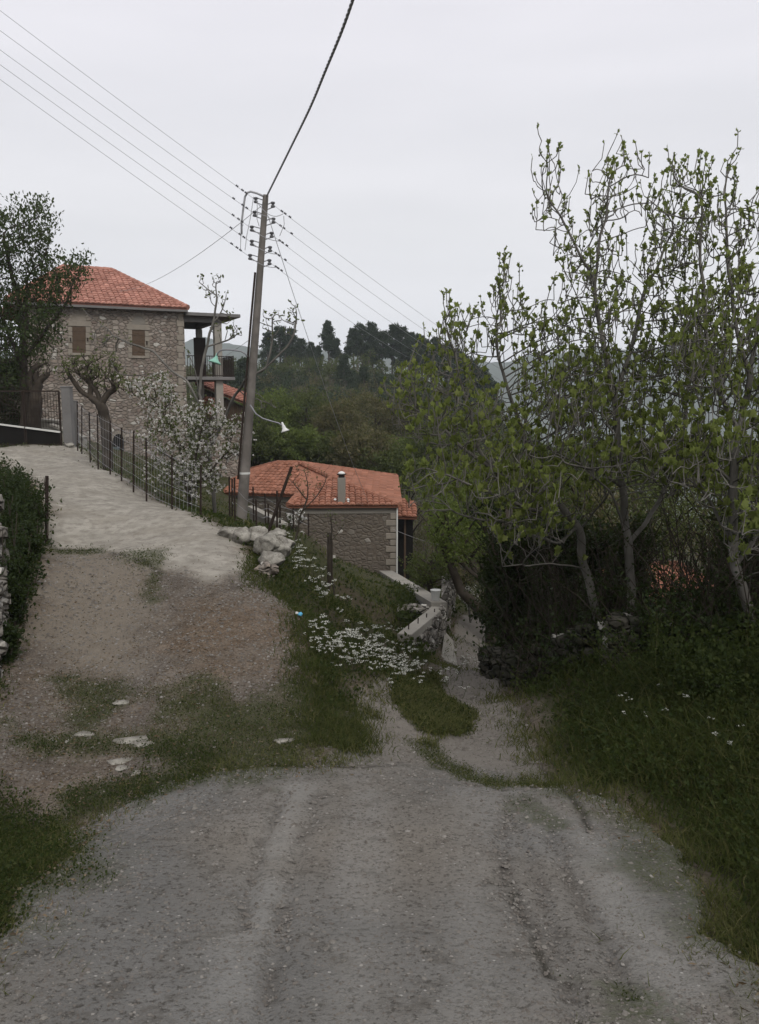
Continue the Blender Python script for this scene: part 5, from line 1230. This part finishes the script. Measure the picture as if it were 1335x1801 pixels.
# blossoming tree in front of the house
branchy('blossom_tree','small fruit tree covered in white blossom behind the driveway fence','blossoming tree',
    [[(335,915,17.2),(332,870,17.2),(325,820,17.2),(310,770,17.2),(280,715,17.2)],[(332,870,17.2),(345,810,17),(355,750,17)],[(332,870,17.2),(370,830,16.9),(405,790,16.7)],[(325,820,17.2),(290,800,17.4),(262,770,17.4)]],
    [(232,690,17.3,26,22,.4,60),(280,700,17.3,45,45,.6,150),(300,770,17.2,60,60,.8,220),(350,760,17.1,50,60,.8,190),(345,840,17,60,50,.8,190),(410,790,16.6,35,45,.5,110),(300,840,17.2,50,40,.6,110),(420,750,16.5,30,18,.3,40)], 'bark_dark','bud_leaf', step=.11, kill=.22, infl=1.0, rmax=.05, leaf_per=9, ls=.07, spur=.75, sl=(.08,.3), rleaf=.014, seed=35, spread=.06, flowers=(.40,.042))
branchy('young_tree','spindly young tree with reddish buds in front of the cottage roof','tree',
    [[(520,950,13.8),(528,905,13.8),(541,880,13.8),(543,850,13.8),(535,825,13.8)],[(528,905,13.8),(560,870,13.8),(575,845,13.8)],[(541,880,13.8),(515,850,13.8)]],
    [(540,845,13.8,38,28,.3,40),(575,835,13.8,14,14,.2,10)], 'bark_dark','brown_leaf', step=.06, kill=.10, infl=.7, rmax=.018, leaf_per=4, ls=.04, spur=.25, sl=(.04,.12), rleaf=.012, seed=36, rtip=.004, spread=.02)
branchy('young_tree','thin bare sapling beside the thick dark post','tree',
    [[(588,1060,13.2),(584,1000,13.2),(583,950,13.2),(582,905,13.2)],[(583,950,13.2),(560,930,13.2),(540,948,13.2)],[(583,950,13.2),(605,925,13.2)]],
    [(580,915,13.2,28,22,.3,16)], 'bark_dark','bud_leaf', step=.06, kill=.10, infl=.7, rmax=.016, leaf_per=3, ls=.035, spur=.2, sl=(.04,.12), rleaf=.012, seed=37, rtip=.004, spread=.02)
RNG = np.random.default_rng(77); random.seed(77)

# ivy and hedge on the left bank
def foliage_mass(name, label, cat, centers, mat_l, per, lsize, sticks=None, kind='diamond'):
    """centers: (x, y, z, rx, ry, rz)"""
    t = empty(name, (centers[0][0], centers[0][1], gz(centers[0][0],centers[0][1])), label, cat); parts = []
    for c in centers: parts.append(clumped(c[:3], c[3:6], int(per/26)+3, 26, lsize, .42, 1.0, .35))
    V, F = join(parts); npmesh('foliage', V, F, M[mat_l], t)
    mb = MB()
    for c in centers:
        for _ in range(sticks or 5):
            b = Vector((c[0]+random.gauss(0,c[3]*.3), c[1]+random.gauss(0,c[4]*.3), c[2]-c[5])); e_ = Vector((c[0]+random.gauss(0,c[3]*.5), c[1]+random.gauss(0,c[4]*.5), c[2]+c[5]*random.uniform(.2,.95)))
            mb.tube([b, b.lerp(e_,.5)+Vector((random.gauss(0,.05),0,0)), e_], [.014,.010,.004], 4, cap=False)
    o = mb.build('stems', M['bark_dark'], t); o['kind'] = 'stuff'; return t
cs = []
for px, py, Y, rx, rz in ((30,870,13,.55,.42),(-10,850,14,.7,.5),(52,900,12.2,.32,.38),(20,930,11.3,.42,.5),(50,960,10.8,.24,.40),(0,980,10,.45,.6),(36,1020,9.6,.22,.42),(20,1070,8.8,.22,.35),(-30,1040,8.6,.5,.7),(-60,900,12,.8,.8),(-100,820,16,1.2,.6),(20,860,15,.6,.35),(5,1130,7.9,.18,.25)):
    p = at(px,py,Y); cs.append((p.x,p.y,p.z,rx,rx*1.2,rz))
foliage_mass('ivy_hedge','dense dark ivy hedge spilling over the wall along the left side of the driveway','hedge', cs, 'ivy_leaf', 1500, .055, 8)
cs = []
for px, py, Y, rx, rz in ((20,700,27,.6,.6),(-15,690,27,.9,.9),(0,740,27,.8,.5),(30,745,27,.4,.5),(10,650,27,.7,.5)):
    p = at(px,py,Y); cs.append((p.x,p.y,p.z,rx,rx,rz))
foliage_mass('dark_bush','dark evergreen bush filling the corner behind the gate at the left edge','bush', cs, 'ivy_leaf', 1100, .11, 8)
cs = []
for k in range(44):
    px = 875+(k*19)%570; py = 1085-(k % 4)*44+random.uniform(-15,15); Y = 11.6-.13*(k%30)+random.uniform(-.3,.3)
    if 1130 < px < 1270 and py < 1085: continue
    p = at(px,py,max(Y,8.6)); cs.append((p.x,p.y,p.z,.36,.36,.34))
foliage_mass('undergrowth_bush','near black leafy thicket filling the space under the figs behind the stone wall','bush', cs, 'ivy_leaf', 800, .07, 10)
# ivy clad tree right of the lane
cs = []
for px, py, Y, rx, rz in ((905,1130,11.4,.42,.5),(900,1060,11.6,.42,.5),(895,1000,12.3,.45,.45),(885,950,12.3,.5,.4),(925,910,12.2,.5,.4),(860,900,12.6,.45,.3),(945,1100,11,.3,.5),(940,1000,12,.4,.5),(985,1130,10.6,.35,.4),(1000,1060,10.6,.4,.45),(970,1010,11,.4,.4),(1030,1140,9.9,.3,.3)):
    p = at(px,py,Y); cs.append((p.x,p.y,p.z,rx,rx,rz))
t = foliage_mass('ivy_covered_tree','dark tree trunk completely wrapped in ivy on the right of the lane','tree', cs, 'ivy_leaf', 1300, .06, 12)
mb = MB(); p = at(905,1175,11.5); mb.tube([p,at(900,1080,11.7),at(890,960,11.9),at(900,880,12.2)],[.2,.18,.14,.06],8); mb.build('trunk', M['bark_dark'], t)
# fresh green trees over the lane
def lt(px, pyt, pyb, Y, w, label, mat='lime_leaf', per=26, ls=.07, ncl=70, name='leafy_tree', bark='bark_dark', dx=0.0):
    top = at(px,pyt,Y); b = at(px,pyb,Y); base = (b.x+dx, Y, gz(b.x+dx,Y)-.1); h = top.z-base[2]; ch = (top.z-b.z)/2
    return crown_tree(name, label, 'tree', base, h, w, .05+.02*h, mat, bark, ncl, per, ls, crown_h=ch, lean=(-dx*1.35,0))
lt(805,850,1000,15,.85,'fresh green leafy tree overhanging the lane beside the ivy covered trunk', ncl=110, per=34, dx=1.75)
lt(870,790,960,17,1.0,'light green leafy tree behind the branches of the leftmost fig', ncl=90, per=34)
lt(800,800,930,24,1.15,'mid green tree with airy foliage just right of the cottage porch', ncl=110, per=34, ls=.10)
lt(760,955,1040,19,.7,'rounded green shrub behind the coped yard wall', 'scrub_leaf', ncl=70, per=30, ls=.07, name='garden_shrub')
lt(745,985,1030,25,.6,'low dark green shrub against the cottage porch', 'scrub_leaf', ncl=50, per=30, ls=.07, name='garden_shrub')
lt(815,975,1040,23,.6,'brownish green shrub above the end of the rendered lane wall', 'brown_leaf', ncl=50, per=30, ls=.06, name='garden_shrub')
branchy('flowering_shrub','pale blossoming shrub at the dark end of the lane','flowering shrub',
    [[(828,1095,18.5),(826,1070,18.5),(820,1045,18.5)],[(828,1095,18.5),(840,1060,18.5)]],[(825,1055,18.5,22,25,.4,70)],'bark_grey','bud_leaf', step=.08,kill=.13,infl=.7,rmax=.03,leaf_per=3,ls=.05,spur=.5,sl=(.06,.2),rleaf=.012,seed=41,rtip=.005,spread=.03,flowers=(1.2,.035))
branchy('flowering_shrub','white flowering bush at the foot of the cottage among the fence stakes','flowering shrub',
    [[(520,935,18),(522,920,18)],[(522,930,18),(510,915,18)],[(522,930,18),(535,915,18)]],[(522,918,18,26,12,.4,60)],'bark_dark','olive_leaf', step=.08,kill=.13,infl=.7,rmax=.02,leaf_per=4,ls=.05,spur=.5,sl=(.06,.2),rleaf=.012,seed=42,rtip=.005,spread=.03,flowers=(.5,.045))
RNG = np.random.default_rng(78); random.seed(78)
# middle distance behind the figs
k_ = 0
for px, pyt, pyb, Y, w, mt, lb in ((930,800,1100,17,1.5,'scrub_leaf','dark green bushy tree seen between the ivy trunk and the first fig'),(1020,820,1120,19,1.7,'brown_leaf','brownish budding tree seen through the middle of the figs'),
   (1100,790,1010,20,1.8,'scrub_leaf','dull green tree behind the tallest fig trunk'),(1180,800,1000,27,2.0,'scrub_leaf','green tree standing behind the red roof on the right'),(1270,790,1000,26,2.1,'brown_leaf','brownish tree right of the red roof behind the figs'),
   (1340,780,1100,17,1.6,'scrub_leaf','dark green tree at the right edge behind the figs'),(960,770,900,34,2.4,'scrub_leaf','distant round green tree in the valley left of the figs'),(1060,765,880,38,2.6,'scrub_leaf','distant valley tree directly behind the tallest fig'),
   (1420,760,1100,15,1.7,'scrub_leaf','bushy tree just outside the right edge of the photo'),(1150,770,860,42,2.8,'brown_leaf','distant brownish valley tree above the red roof'),(1260,765,860,44,3.0,'scrub_leaf','distant valley tree near the right edge')):
    lt(px, pyt, pyb, Y, w, lb, mt, per=36, ls=.11 if Y < 30 else .2, ncl=100)
# trees right behind the cottage
for px, pyt, pyb, Y, w, mt, lb in ((640,745,850,46,2.2,'brown_leaf','pale brown budding tree behind the cottage chimney'),(690,780,880,44,2.0,'scrub_leaf','green tree behind the right end of the cottage roof'),(565,760,830,48,2.4,'scrub_leaf','dark green tree behind the cottage ridge'),
   (500,745,820,47,2.4,'lime_leaf','fresh green tree behind the left of the cottage roof'),(450,740,840,46,2.0,'scrub_leaf','green tree between the power pole and the cottage roof'),(600,700,800,56,2.6,'brown_leaf','tall brown twiggy tree on the slope above the cottage'),
   (540,680,780,60,3.0,'scrub_leaf','broad green tree on the slope above the cottage ridge'),(660,690,790,60,2.8,'brown_leaf','pale brown thicket tree above and right of the chimney'),(720,760,860,52,2.6,'lime_leaf','light green tree on the slope right of the cottage'),(470,680,780,58,2.8,'lime_leaf','fresh green tree on the slope just right of the pole'),(770,740,850,50,2.4,'scrub_leaf','dark tree on the slope at the left of the figs')):
    lt(px, pyt, pyb, Y, w, lb, mt, per=44, ls=.19, ncl=130)

# ------------------------------------------------------------------ pines along the ridge
def pine(h, kind):
    t = empty('pine_tree', (0,0,0), 'pine', 'pine tree', 'pines along the ridge'); r0 = .017*h
    mb = MB(); lean = random.gauss(0,.02)*h; pts = [(0,0,-.6),(lean*.2,0,h*.3),(lean*.6,0,h*.65),(lean,0,h*.97)]; mb.tube(pts, [r0*1.2,r0,r0*.7,r0*.15], 6, cap=False)
    parts = []; lo = {'bare':.45,'full':.22,'broad':.38}[kind]; n_ = 17 if kind != 'full' else 22
    for i in range(n_):
        u_ = lo+(1-lo)*(i+.5)/n_; c = Vector((lean*u_,0,h*u_)); w = h*{'bare':.19,'full':.29,'broad':.34}[kind]*(1.15-(u_-lo)/(1-lo)*.85)*random.uniform(.65,1.15)
        for k in range(4):
            a = random.uniform(0,6.28); d = Vector((math.cos(a)*w,math.sin(a)*w,random.uniform(.0,.3)*w)); mb.tube([c, c+d*.9], [r0*.25, r0*.08], 3, cap=False)
            cc = c+d*random.uniform(.45,.85); V, F = clumped(tuple(cc), (w*.55,w*.55,h*.055), 6, 16, .34, .75, .8, .1); parts.append((V,F))
    mb.build('trunk', M['bark_pine'], t); V, F = join(parts); npmesh('crown', V, F, M['pine_leaf'], t); return t
protos = [pine(9.5,'bare'), pine(9.5,'full'), pine(9.5,'broad'), pine(9.5,'bare'), pine(9.5,'broad')]
PINES = [(470,590,118,1,'round topped pine nearest the power pole on the ridge'),(492,580,128,2,'broad dark pine just right of the power pole'),(512,584,130,1,'dense pine second from the power pole'),(530,600,126,2,'lower spreading pine left of the gap with the two slim pines'),
 (548,606,122,1,'short dark pine at the left side of the gap'),(578,572,140,0,'tall slim pine with a bare stem standing almost alone'),(592,600,142,3,'small thin pine close beside the tall slim one'),(560,612,135,3,'thin low pine left of the tall slim pine'),
 (622,584,140,3,'slim pine at the left end of the dense row, with bare lower stem'),(638,576,136,4,'broad crowned pine beginning the dense row'),(655,574,138,1,'high topped pine in the left part of the dense row'),(672,588,132,2,'pine with a dipped crown in the left part of the dense row'),
 (690,577,137,4,'tall broad pine at the middle of the dense row'),(706,582,133,1,'dense tall pine right of the middle of the row'),(722,590,130,2,'spreading pine past the middle of the row'),(738,594,134,1,'pine under the second wire crossing the row'),
 (752,602,130,4,'pine with several bare trunks showing beside it'),(768,600,128,1,'dark dense pine two thirds along the row'),(784,612,126,2,'pine where the row starts to descend'),(800,620,124,1,'lower dark pine on the descending end of the row'),
 (816,628,121,4,'broad low pine on the descending end of the row'),(832,642,118,1,'small dense pine next to the fig branches'),(848,654,116,2,'second last pine of the row at the right'),(864,676,113,1,'last and lowest pine of the row at the right'),
 (605,630,118,1,'little pine below the gap in the row'),(640,650,112,1,'young pine on the slope below the dense row'),(400,640,112,1,'dark pine low between the veranda and the power pole'),(430,636,108,2,'squat pine just left of the power pole')]
for i, (px, pyt, Y, k, lb) in enumerate(PINES):
    if i < 24: Y = 150-(150-Y)*.22
    q = at(px, pyt, Y); z = gz(q.x, Y)-.3; s_ = max(.35, (q.z-z)/9.1)
    o = copy_tree(protos[k], (q.x, Y, z), random.uniform(0,6.28), s_, lb)
for p in protos:
    for ch in list(p.children): bpy.data.objects.remove(ch)
    bpy.data.objects.remove(p)
# ------------------------------------------------------------------ woods covering the hillside (nobody could count them)
def woods(name, label, n, mat_l, leaf, hh, test, per=26, ncl=15):
    parts = []; c = 0; mb = MB()
    while c < n:
        y = random.uniform(52,155)**1.0; x = random.uniform(-.36,.24)*y; f = float(fbm([x/16],[y/16],70,3)[0])
        if not test(x, y, f): continue
        if x > 16+.05*y and y > 60 and random.random() < .5: continue
        h = random.uniform(*hh); z = gz(x,y); parts.append(clumped((x,y,z+h*.55),(h*.42,h*.42,h*.5), ncl, per, leaf*(.7+y/220), .45, 1.0, .45)); c += 1
        mb.tube([(x,y,z-.3),(x+random.gauss(0,.2),y,z+h*.8)],[.09,.03],4,cap=False)
        for _ in range(3): mb.tube([(x+random.gauss(0,.2),y,z+h*.3),(x+random.gauss(0,.9),y+random.gauss(0,.6),z+h*random.uniform(.7,1.1))],[.05,.015],3,cap=False)
    V, F = join(parts); t = npmesh(name, V, F, M[mat_l]); tag(t, label, 'woodland', kind='stuff')
    st = mb.build('stems', M['bark_pine'], t)
woods('hillside_woods','dense green scrub woodland covering the hillside', 330, 'scrub_leaf', .26, (2.6,4.8), lambda x,y,f: f > .42 and y < 132)
woods('hillside_woods','brownish budding thicket patches on the lower hillside', 150, 'brown_leaf', .20, (2.6,4.6), lambda x,y,f: f < .52 and y < 120)
woods('hillside_woods','dark evergreen growth on the upper hillside below the pines', 170, 'pine_leaf', .28, (2.4,4.6), lambda x,y,f: 88 < y < 124 and x > -22)
woods('hillside_woods','fresh green undergrowth low on the slope behind the cottage', 80, 'lime_leaf', .20, (1.8,3.4), lambda x,y,f: y < 95)
# far mountains across the gulf
xs = np.linspace(-1000, 1000, 200); layers = []
def ridge_sheet(name, label, y0, base, amp, sc, seed, mat):
    ny = 40; ys = np.linspace(0, 420, ny); X, Y_ = np.meshgrid(xs*.85, ys); pr = base+amp*(fbm(X/sc, X*0+seed, seed, 5)-.35); Z = -150+(pr+150)*np.sin(np.clip(Y_/420,0,1)*math.pi*.62)**1.0*(.8+.35*fbm(X/160,Y_/160,seed+3)); V = np.stack([X,Y_+y0,Z],-1).reshape(-1,3)
    idx = np.arange(V.shape[0]).reshape(ny,-1); F = np.stack([idx[:-1,:-1],idx[:-1,1:],idx[1:,1:],idx[1:,:-1]],-1).reshape(-1,4); o = npmesh(name, V, F, mat, smooth=True); return tag(o, kind='structure')
M['far_slope'] = plain('far_slope', (.05,.06,.04), .4, .01, .95)
ridge_sheet('mountains','', 880, 62, 50, 330, 4, M['far_slope'])
ridge_sheet('hills','', 480, -75, 60, 210, 8, M['far_slope'])

# ------------------------------------------------------------------ grass, weeds, flowers, gravel
gx, gy, gzv = _V[:,0], _V[:,1], _V[:,2]
vis = (gy > 1.3) & (gy < 46) & (np.abs(gx) < .80*np.sqrt(gy**2+2)+.6)
ii = np.nonzero(vis)[0]; gx, gy, gzv = gx[ii], gy[ii], gzv[ii]
sR = psd(gx,gy,ROAD); sD = psd(gx,gy,DRIVE); sI = psd(gx,gy,ISLE); mo = _A['m_moss'][ii]; nn_ = fbm(gx*1.6,gy*1.6,90); n2_ = fbm(gx*5,gy*5,91)
road_ = (sR < 0); off = (~road_) & (sD > 0)
rb = off & (gx > .4) & (gy < 20) & (sI > 0)
houses = (psd(gx,gy,np.array(wp)[:,:2]) < .1)
off &= ~houses; rb &= ~houses
def scatter(w, n, jit=1.0):
    w = np.maximum(w, 0); w = w/w.sum(); k = RNG.choice(len(w), n, p=w); j = .012*jit*np.maximum(gy[k],1.5)/2
    x = gx[k]+RNG.normal(0,1,n)*j; y = gy[k]+RNG.normal(0,1,n)*j*2.2; return x, y, zg(x,y), k
def blades(name, label, mat, w, n, h, wd, lean=.45, cat='grass', jit=1.0, dz=0.0, hn=None):
    x, y, z, k = scatter(w, n, jit); h_ = RNG.uniform(h[0],h[1],n)*(hn[k] if hn is not None else 1); z = z+dz
    d = unit(np.stack([RNG.normal(0,lean,n),RNG.normal(0,lean,n),np.ones(n)],1)); a = RNG.uniform(0,math.pi,n); s_ = np.stack([np.cos(a),np.sin(a),np.zeros(n)],1)*(wd*RNG.uniform(.6,1.3,n)*np.clip(y/5,.8,3))[:,None]
    P = np.stack([x,y,z-.01],1); mid = P+d*(h_*.55)[:,None]; tip = P+d*h_[:,None]+np.stack([RNG.normal(0,.35,n),RNG.normal(0,.35,n),-np.abs(RNG.normal(0,.15,n))],1)*h_[:,None]
    V = np.stack([P-s_,P+s_,mid+s_*.7,mid-s_*.7,tip],1).reshape(-1,3); F = (np.array([[0,1,2],[0,2,3],[3,2,4]])[None]+np.arange(n)[:,None,None]*5).reshape(-1,3)
    return tag(npmesh(name, V, F, M[mat]), label, cat, kind='stuff')
def lowleaf(name, label, mat, w, n, ls, up=.5, hmax=.05, cat='weeds', jit=1.0, aspect=.6):
    x, y, z, k = scatter(w, n, jit); P = np.stack([x,y,z+RNG.uniform(0,1,n)**1.5*hmax],1); sc = np.clip(y/6,.8,2.5)
    V, F = leaves(P, rdir(n,up), RNG.uniform(.6,1.3,n)*ls*sc, RNG.uniform(.6,1.3,n)*ls*aspect*sc, 'diamond'); return tag(npmesh(name, V, F, M[mat]), label, cat, kind='stuff')
far_w = np.clip(9/np.maximum(gy,1),.25,1)
blades('grass','tall dark grass on the bank right of the road','grass', rb*(sst(0,.5,sR)*.8+.2)*(.4+nn_), 78000, (.10,.40), .0046, .5, hn=.35+.65*sst(0,.9,sR))
lowleaf('undergrowth_weeds','broad leaved dark weeds on the right bank','weed', rb*sst(.05,.6,sR), 76000, .042, .5, .26)
blades('grass','grass over the slope and yard between driveway and lane','olive_grass', off*(~rb)*far_w*(.3+nn_), 60000, (.035,.15), .0040, .6, hn=.45+.9*sst(.1,1.2,np.minimum(np.abs(sR),np.abs(sD)))*(gy > 9)+.35*n2_)
lowleaf('undergrowth_weeds','mixed weeds over the slopes beside the driveway','weed', off*(~rb)*far_w, 50000, .034, .5, .09)
blades('grass','short grass and moss tufts across the lower driveway','olive_grass', mo*(.2+n2_), 42000, (.012,.06), .0022, .8)
lowleaf('undergrowth_weeds','low dark weeds in the dirt strip of the driveway','weed', mo*(.3+n2_), 52000, .013, .5, .025)
blades('grass','grass on the strip between the two wheel tracks of the lane','olive_grass', (mo > .25)*(sI < .4)*mo*(.2+n2_), 26000, (.03,.11), .0038, .6)
lowleaf('undergrowth_weeds','small weeds among the grass between the wheel tracks','weed', (mo > .25)*(sI < .3)*mo*(.2+n2_), 6000, .026, .5, .05)
edge = np.exp(-(sR/.22)**2)*(n2_ > .45)*(gy < 16)
blades('grass','sparse grass tufts fringing the road','olive_grass', edge, 26000, (.02,.12), .0030, .7)
lb_ = off & (gx < 0) & (gy < 7)
lowleaf('undergrowth_weeds','clover like weeds at the lower left verge','weed', ((lb_ | (mo > .5)) & (gx < -1.2) & (gy < 6))*1.0, 60000, .017, .9, .06, aspect=.9)
de = np.exp(-(sD/.22)**2)*(gx > -1.9)*(gy < 12.5)*(gy > 6)*(n2_ > .35)
blades('grass','grass hanging over the right edge of the dirt driveway','grass', de, 14000, (.03,.12), .0030, .6)
# umbels
def umbels(name, label, pts, h, rad, nh):
    mb = MB(); P = []; D = []
    for (x, y) in pts:
        x += random.gauss(0,.16); y += random.gauss(0,.22); z = gz(x,y); H = random.uniform(*h); top = np.array([x+random.gauss(0,.06), y+random.gauss(0,.06), z+H]); mb.tube([(x,y,z-.02),tuple(top)],[.003,.002],3,cap=False)
        for _ in range(nh):
            c = top+RNG.normal(0,1,3)*np.array([rad*1.3,rad*1.3,rad*.5]); mb.tube([tuple(top-[0,0,.06]),tuple(c)],[.0015,.001],3,cap=False)
            k = 9; q = c+RNG.normal(0,1,(k,3))*np.array([rad*.45,rad*.45,rad*.10]); P.append(q); D.append(rdir(k,.3))
    P = np.concatenate(P); D = np.concatenate(D); D[:,2] *= .4; V, F = leaves(P, D, rad*.55, rad*.5, 'oval', .1); o = npmesh(name, V, F, M['umbel']); tag(o, label, 'wildflowers', kind='stuff'); mb.build('stems', M['grass'], o)
def inpx(poly, n):
    P = []; xs_ = [p[0] for p in poly]; ys_ = [p[1] for p in poly]; A = np.array(poly, float)
    while len(P) < n:
        x, y = random.uniform(min(xs_),max(xs_)), random.uniform(min(ys_),max(ys_))
        if psd(np.array([x]),np.array([y]),A)[0] < 0: g_ = gp(x, y); P.append((g_.x, g_.y))
    return P
umbels('wildflowers','drift of white wildflowers in front of the rebar wall', inpx([(595,1155),(620,1135),(685,1135),(705,1180),(775,1192),(772,1205),(700,1200),(640,1185),(560,1175),(560,1140)], 165), (.10,.28), .026, 3)
umbels('wildflowers','white wildflowers beside the boulders and dark post', inpx([(505,955),(530,965),(530,1010),(590,1060),(580,1100),(550,1080),(515,1010)], 42), (.25,.45), .028, 3)
umbels('wildflowers','few white wildflowers scattered on the right bank', inpx([(1220,1230),(1300,1290),(1290,1370),(1190,1350),(1180,1290),(1060,1310),(1040,1280)], 15), (.18,.35), .013, 3)
umbels('wildflowers','white flowers growing by the end of the lane', inpx([(795,1165),(840,1160),(850,1180),(800,1185)], 16), (.1,.2), .025, 2)
lowleaf('undergrowth_weeds','rank dark weeds and brambles in front of the dry stone wall','weed', rb*sst(.9,1.6,sR)*(gy > 6)*(gy < 12.5), 42000, .055, .6, .55)
thicket('brambles spilling over the dry stone wall below the figs', [sp(960,1170,9.9,.4),sp(1030,1175,9.0,.4),sp(1130,1175,8.2,.4),sp(1220,1170,7.9,.4),sp(1320,1170,7.5,.4)], 150, (.4,1.0), 12, 'ivy_leaf', 'bark_dark', .5, .05)
# tall weed stalks on the right bank
thicket('pale arching weed stalks rising from the right bank under the figs', [sp(1110,1290,7.0,.35),sp(1190,1250,6.6,.4),sp(1250,1230,6.4,.4),sp(1310,1260,6,.4)], 46, (.5,.95), 14, 'weed','grass', .45, .03, 'weed_stalks','weeds', (.002,.004))
# grey broad leaf plant
p = gp(1282,1350); t = empty('broad_leaf_plant', (p.x,p.y,p.z), 'grey green broad leaved plant low on the bank at the right edge', 'plant')
n = 16; a = RNG.uniform(0,6.28,n); V, F = leaves(np.tile([p.x,p.y,p.z+.08],(n,1)), np.stack([np.cos(a),np.sin(a),RNG.uniform(.2,.9,n)],1), RNG.uniform(.08,.14,n), RNG.uniform(.05,.08,n), 'oval', .1, .2); npmesh('leaves', V, F, M['bud_leaf'], t)
mb = MB(); mb.tube([(p.x,p.y,p.z-.02),(p.x,p.y,p.z+.1)],[.008,.004],5); mb.build('stem', M['grass'], t)
# loose stones and litter on the tracks
def stones(name, label, w, n, s, mat='pebble', seed=1):
    x, y, z, k = scatter(w, n, 1.3); g = np.array([(-1,-.2,0),(-.3,-1,0),(1,-.4,0),(.8,.7,0),(-.4,.9,0),(-.2,-.3,.8),(.4,.2,.7)],float)
    T = np.array([(0,1,5),(1,2,6),(1,6,5),(2,3,6),(3,4,6),(4,5,6),(4,0,5)]); sz = RNG.uniform(0,1,n)**3*(s[1]-s[0])+s[0]; sz = sz*np.clip(y/4.5,.7,2.2)
    a = RNG.uniform(0,6.28,n); V = g[None]+RNG.normal(0,.18,(n,7,3)); V = V*(sz[:,None,None])*RNG.uniform(.6,1.2,(n,1,3)); c, s_ = np.cos(a)[:,None], np.sin(a)[:,None]
    X = V[:,:,0]*c-V[:,:,1]*s_+x[:,None]; Y_ = V[:,:,0]*s_+V[:,:,1]*c+y[:,None]; Z = V[:,:,2]*.8+z[:,None]+dzf(k)[:,None]
    F = (T[None]+np.arange(n)[:,None,None]*7).reshape(-1,3); return tag(npmesh(name, np.stack([X,Y_,Z],-1).reshape(-1,3), F, M[mat]), label, 'gravel', kind='stuff')
_dz = gzv-zg(gx,gy)
def dzf(k): return _dz[k]-.001
stones('gravel','loose grey gravel over the near road', road_*(gy < 16)*(.15+n2_**2)*(1-mo*.7), 66000, (.0022,.0125))
stones('gravel','coarser loose stones strewn along the wheel tracks', road_*(gy < 16)*(np.maximum(n2_-.45,0)+.02)*(1+3*_A['m_rut'][ii]), 5200, (.007,.021))
stones('gravel','scattered pale stone chips on the dirt driveway', (sD < 0)*(_A['m_conc'][ii] < .5)*(.2+n2_)*(1-mo*.85), 16000, (.0025,.012))
x, y, z, k = scatter(((sD < .3) & (gy < 12) | (edge > .3))*(.1+nn_)*(1-_A['m_conc'][ii]*.8)*(1+2*(gx < -1.6)), 7000, 1.2)
V, F = leaves(np.stack([x,y,z+.006+_dz[k]],1), rdir(len(x),0)*np.array([1,1,.15]), RNG.uniform(.012,.045,len(x)), RNG.uniform(.006,.016,len(x)), 'diamond'); tag(npmesh('dead_leaves', V, F, M['dead_leaf']), 'brown dead leaves and straw scattered on the dirt','leaf litter', kind='stuff')
# ------------------------------------------------------------------ the air
hz = MB(); hz.box((0, 640, -50), (1800, 1480, 260)); hm = bpy.data.materials.new('air'); hm.use_nodes = True
for n in list(hm.node_tree.nodes):
    if n.type != 'OUTPUT_MATERIAL': hm.node_tree.nodes.remove(n)
ho = [n for n in hm.node_tree.nodes if n.type == 'OUTPUT_MATERIAL'][0]; pv = hm.node_tree.nodes.new('ShaderNodeVolumePrincipled')
pv.inputs['Color'].default_value = (.86,.93,1.0,1); pv.inputs['Density'].default_value = .0004; pv.inputs['Anisotropy'].default_value = .2
hm.node_tree.links.new(pv.outputs[0], ho.inputs['Volume'])
tag(hz.build('haze', hm), 'thin pale haze softening the far ridge and mountains', 'haze', kind='stuff')
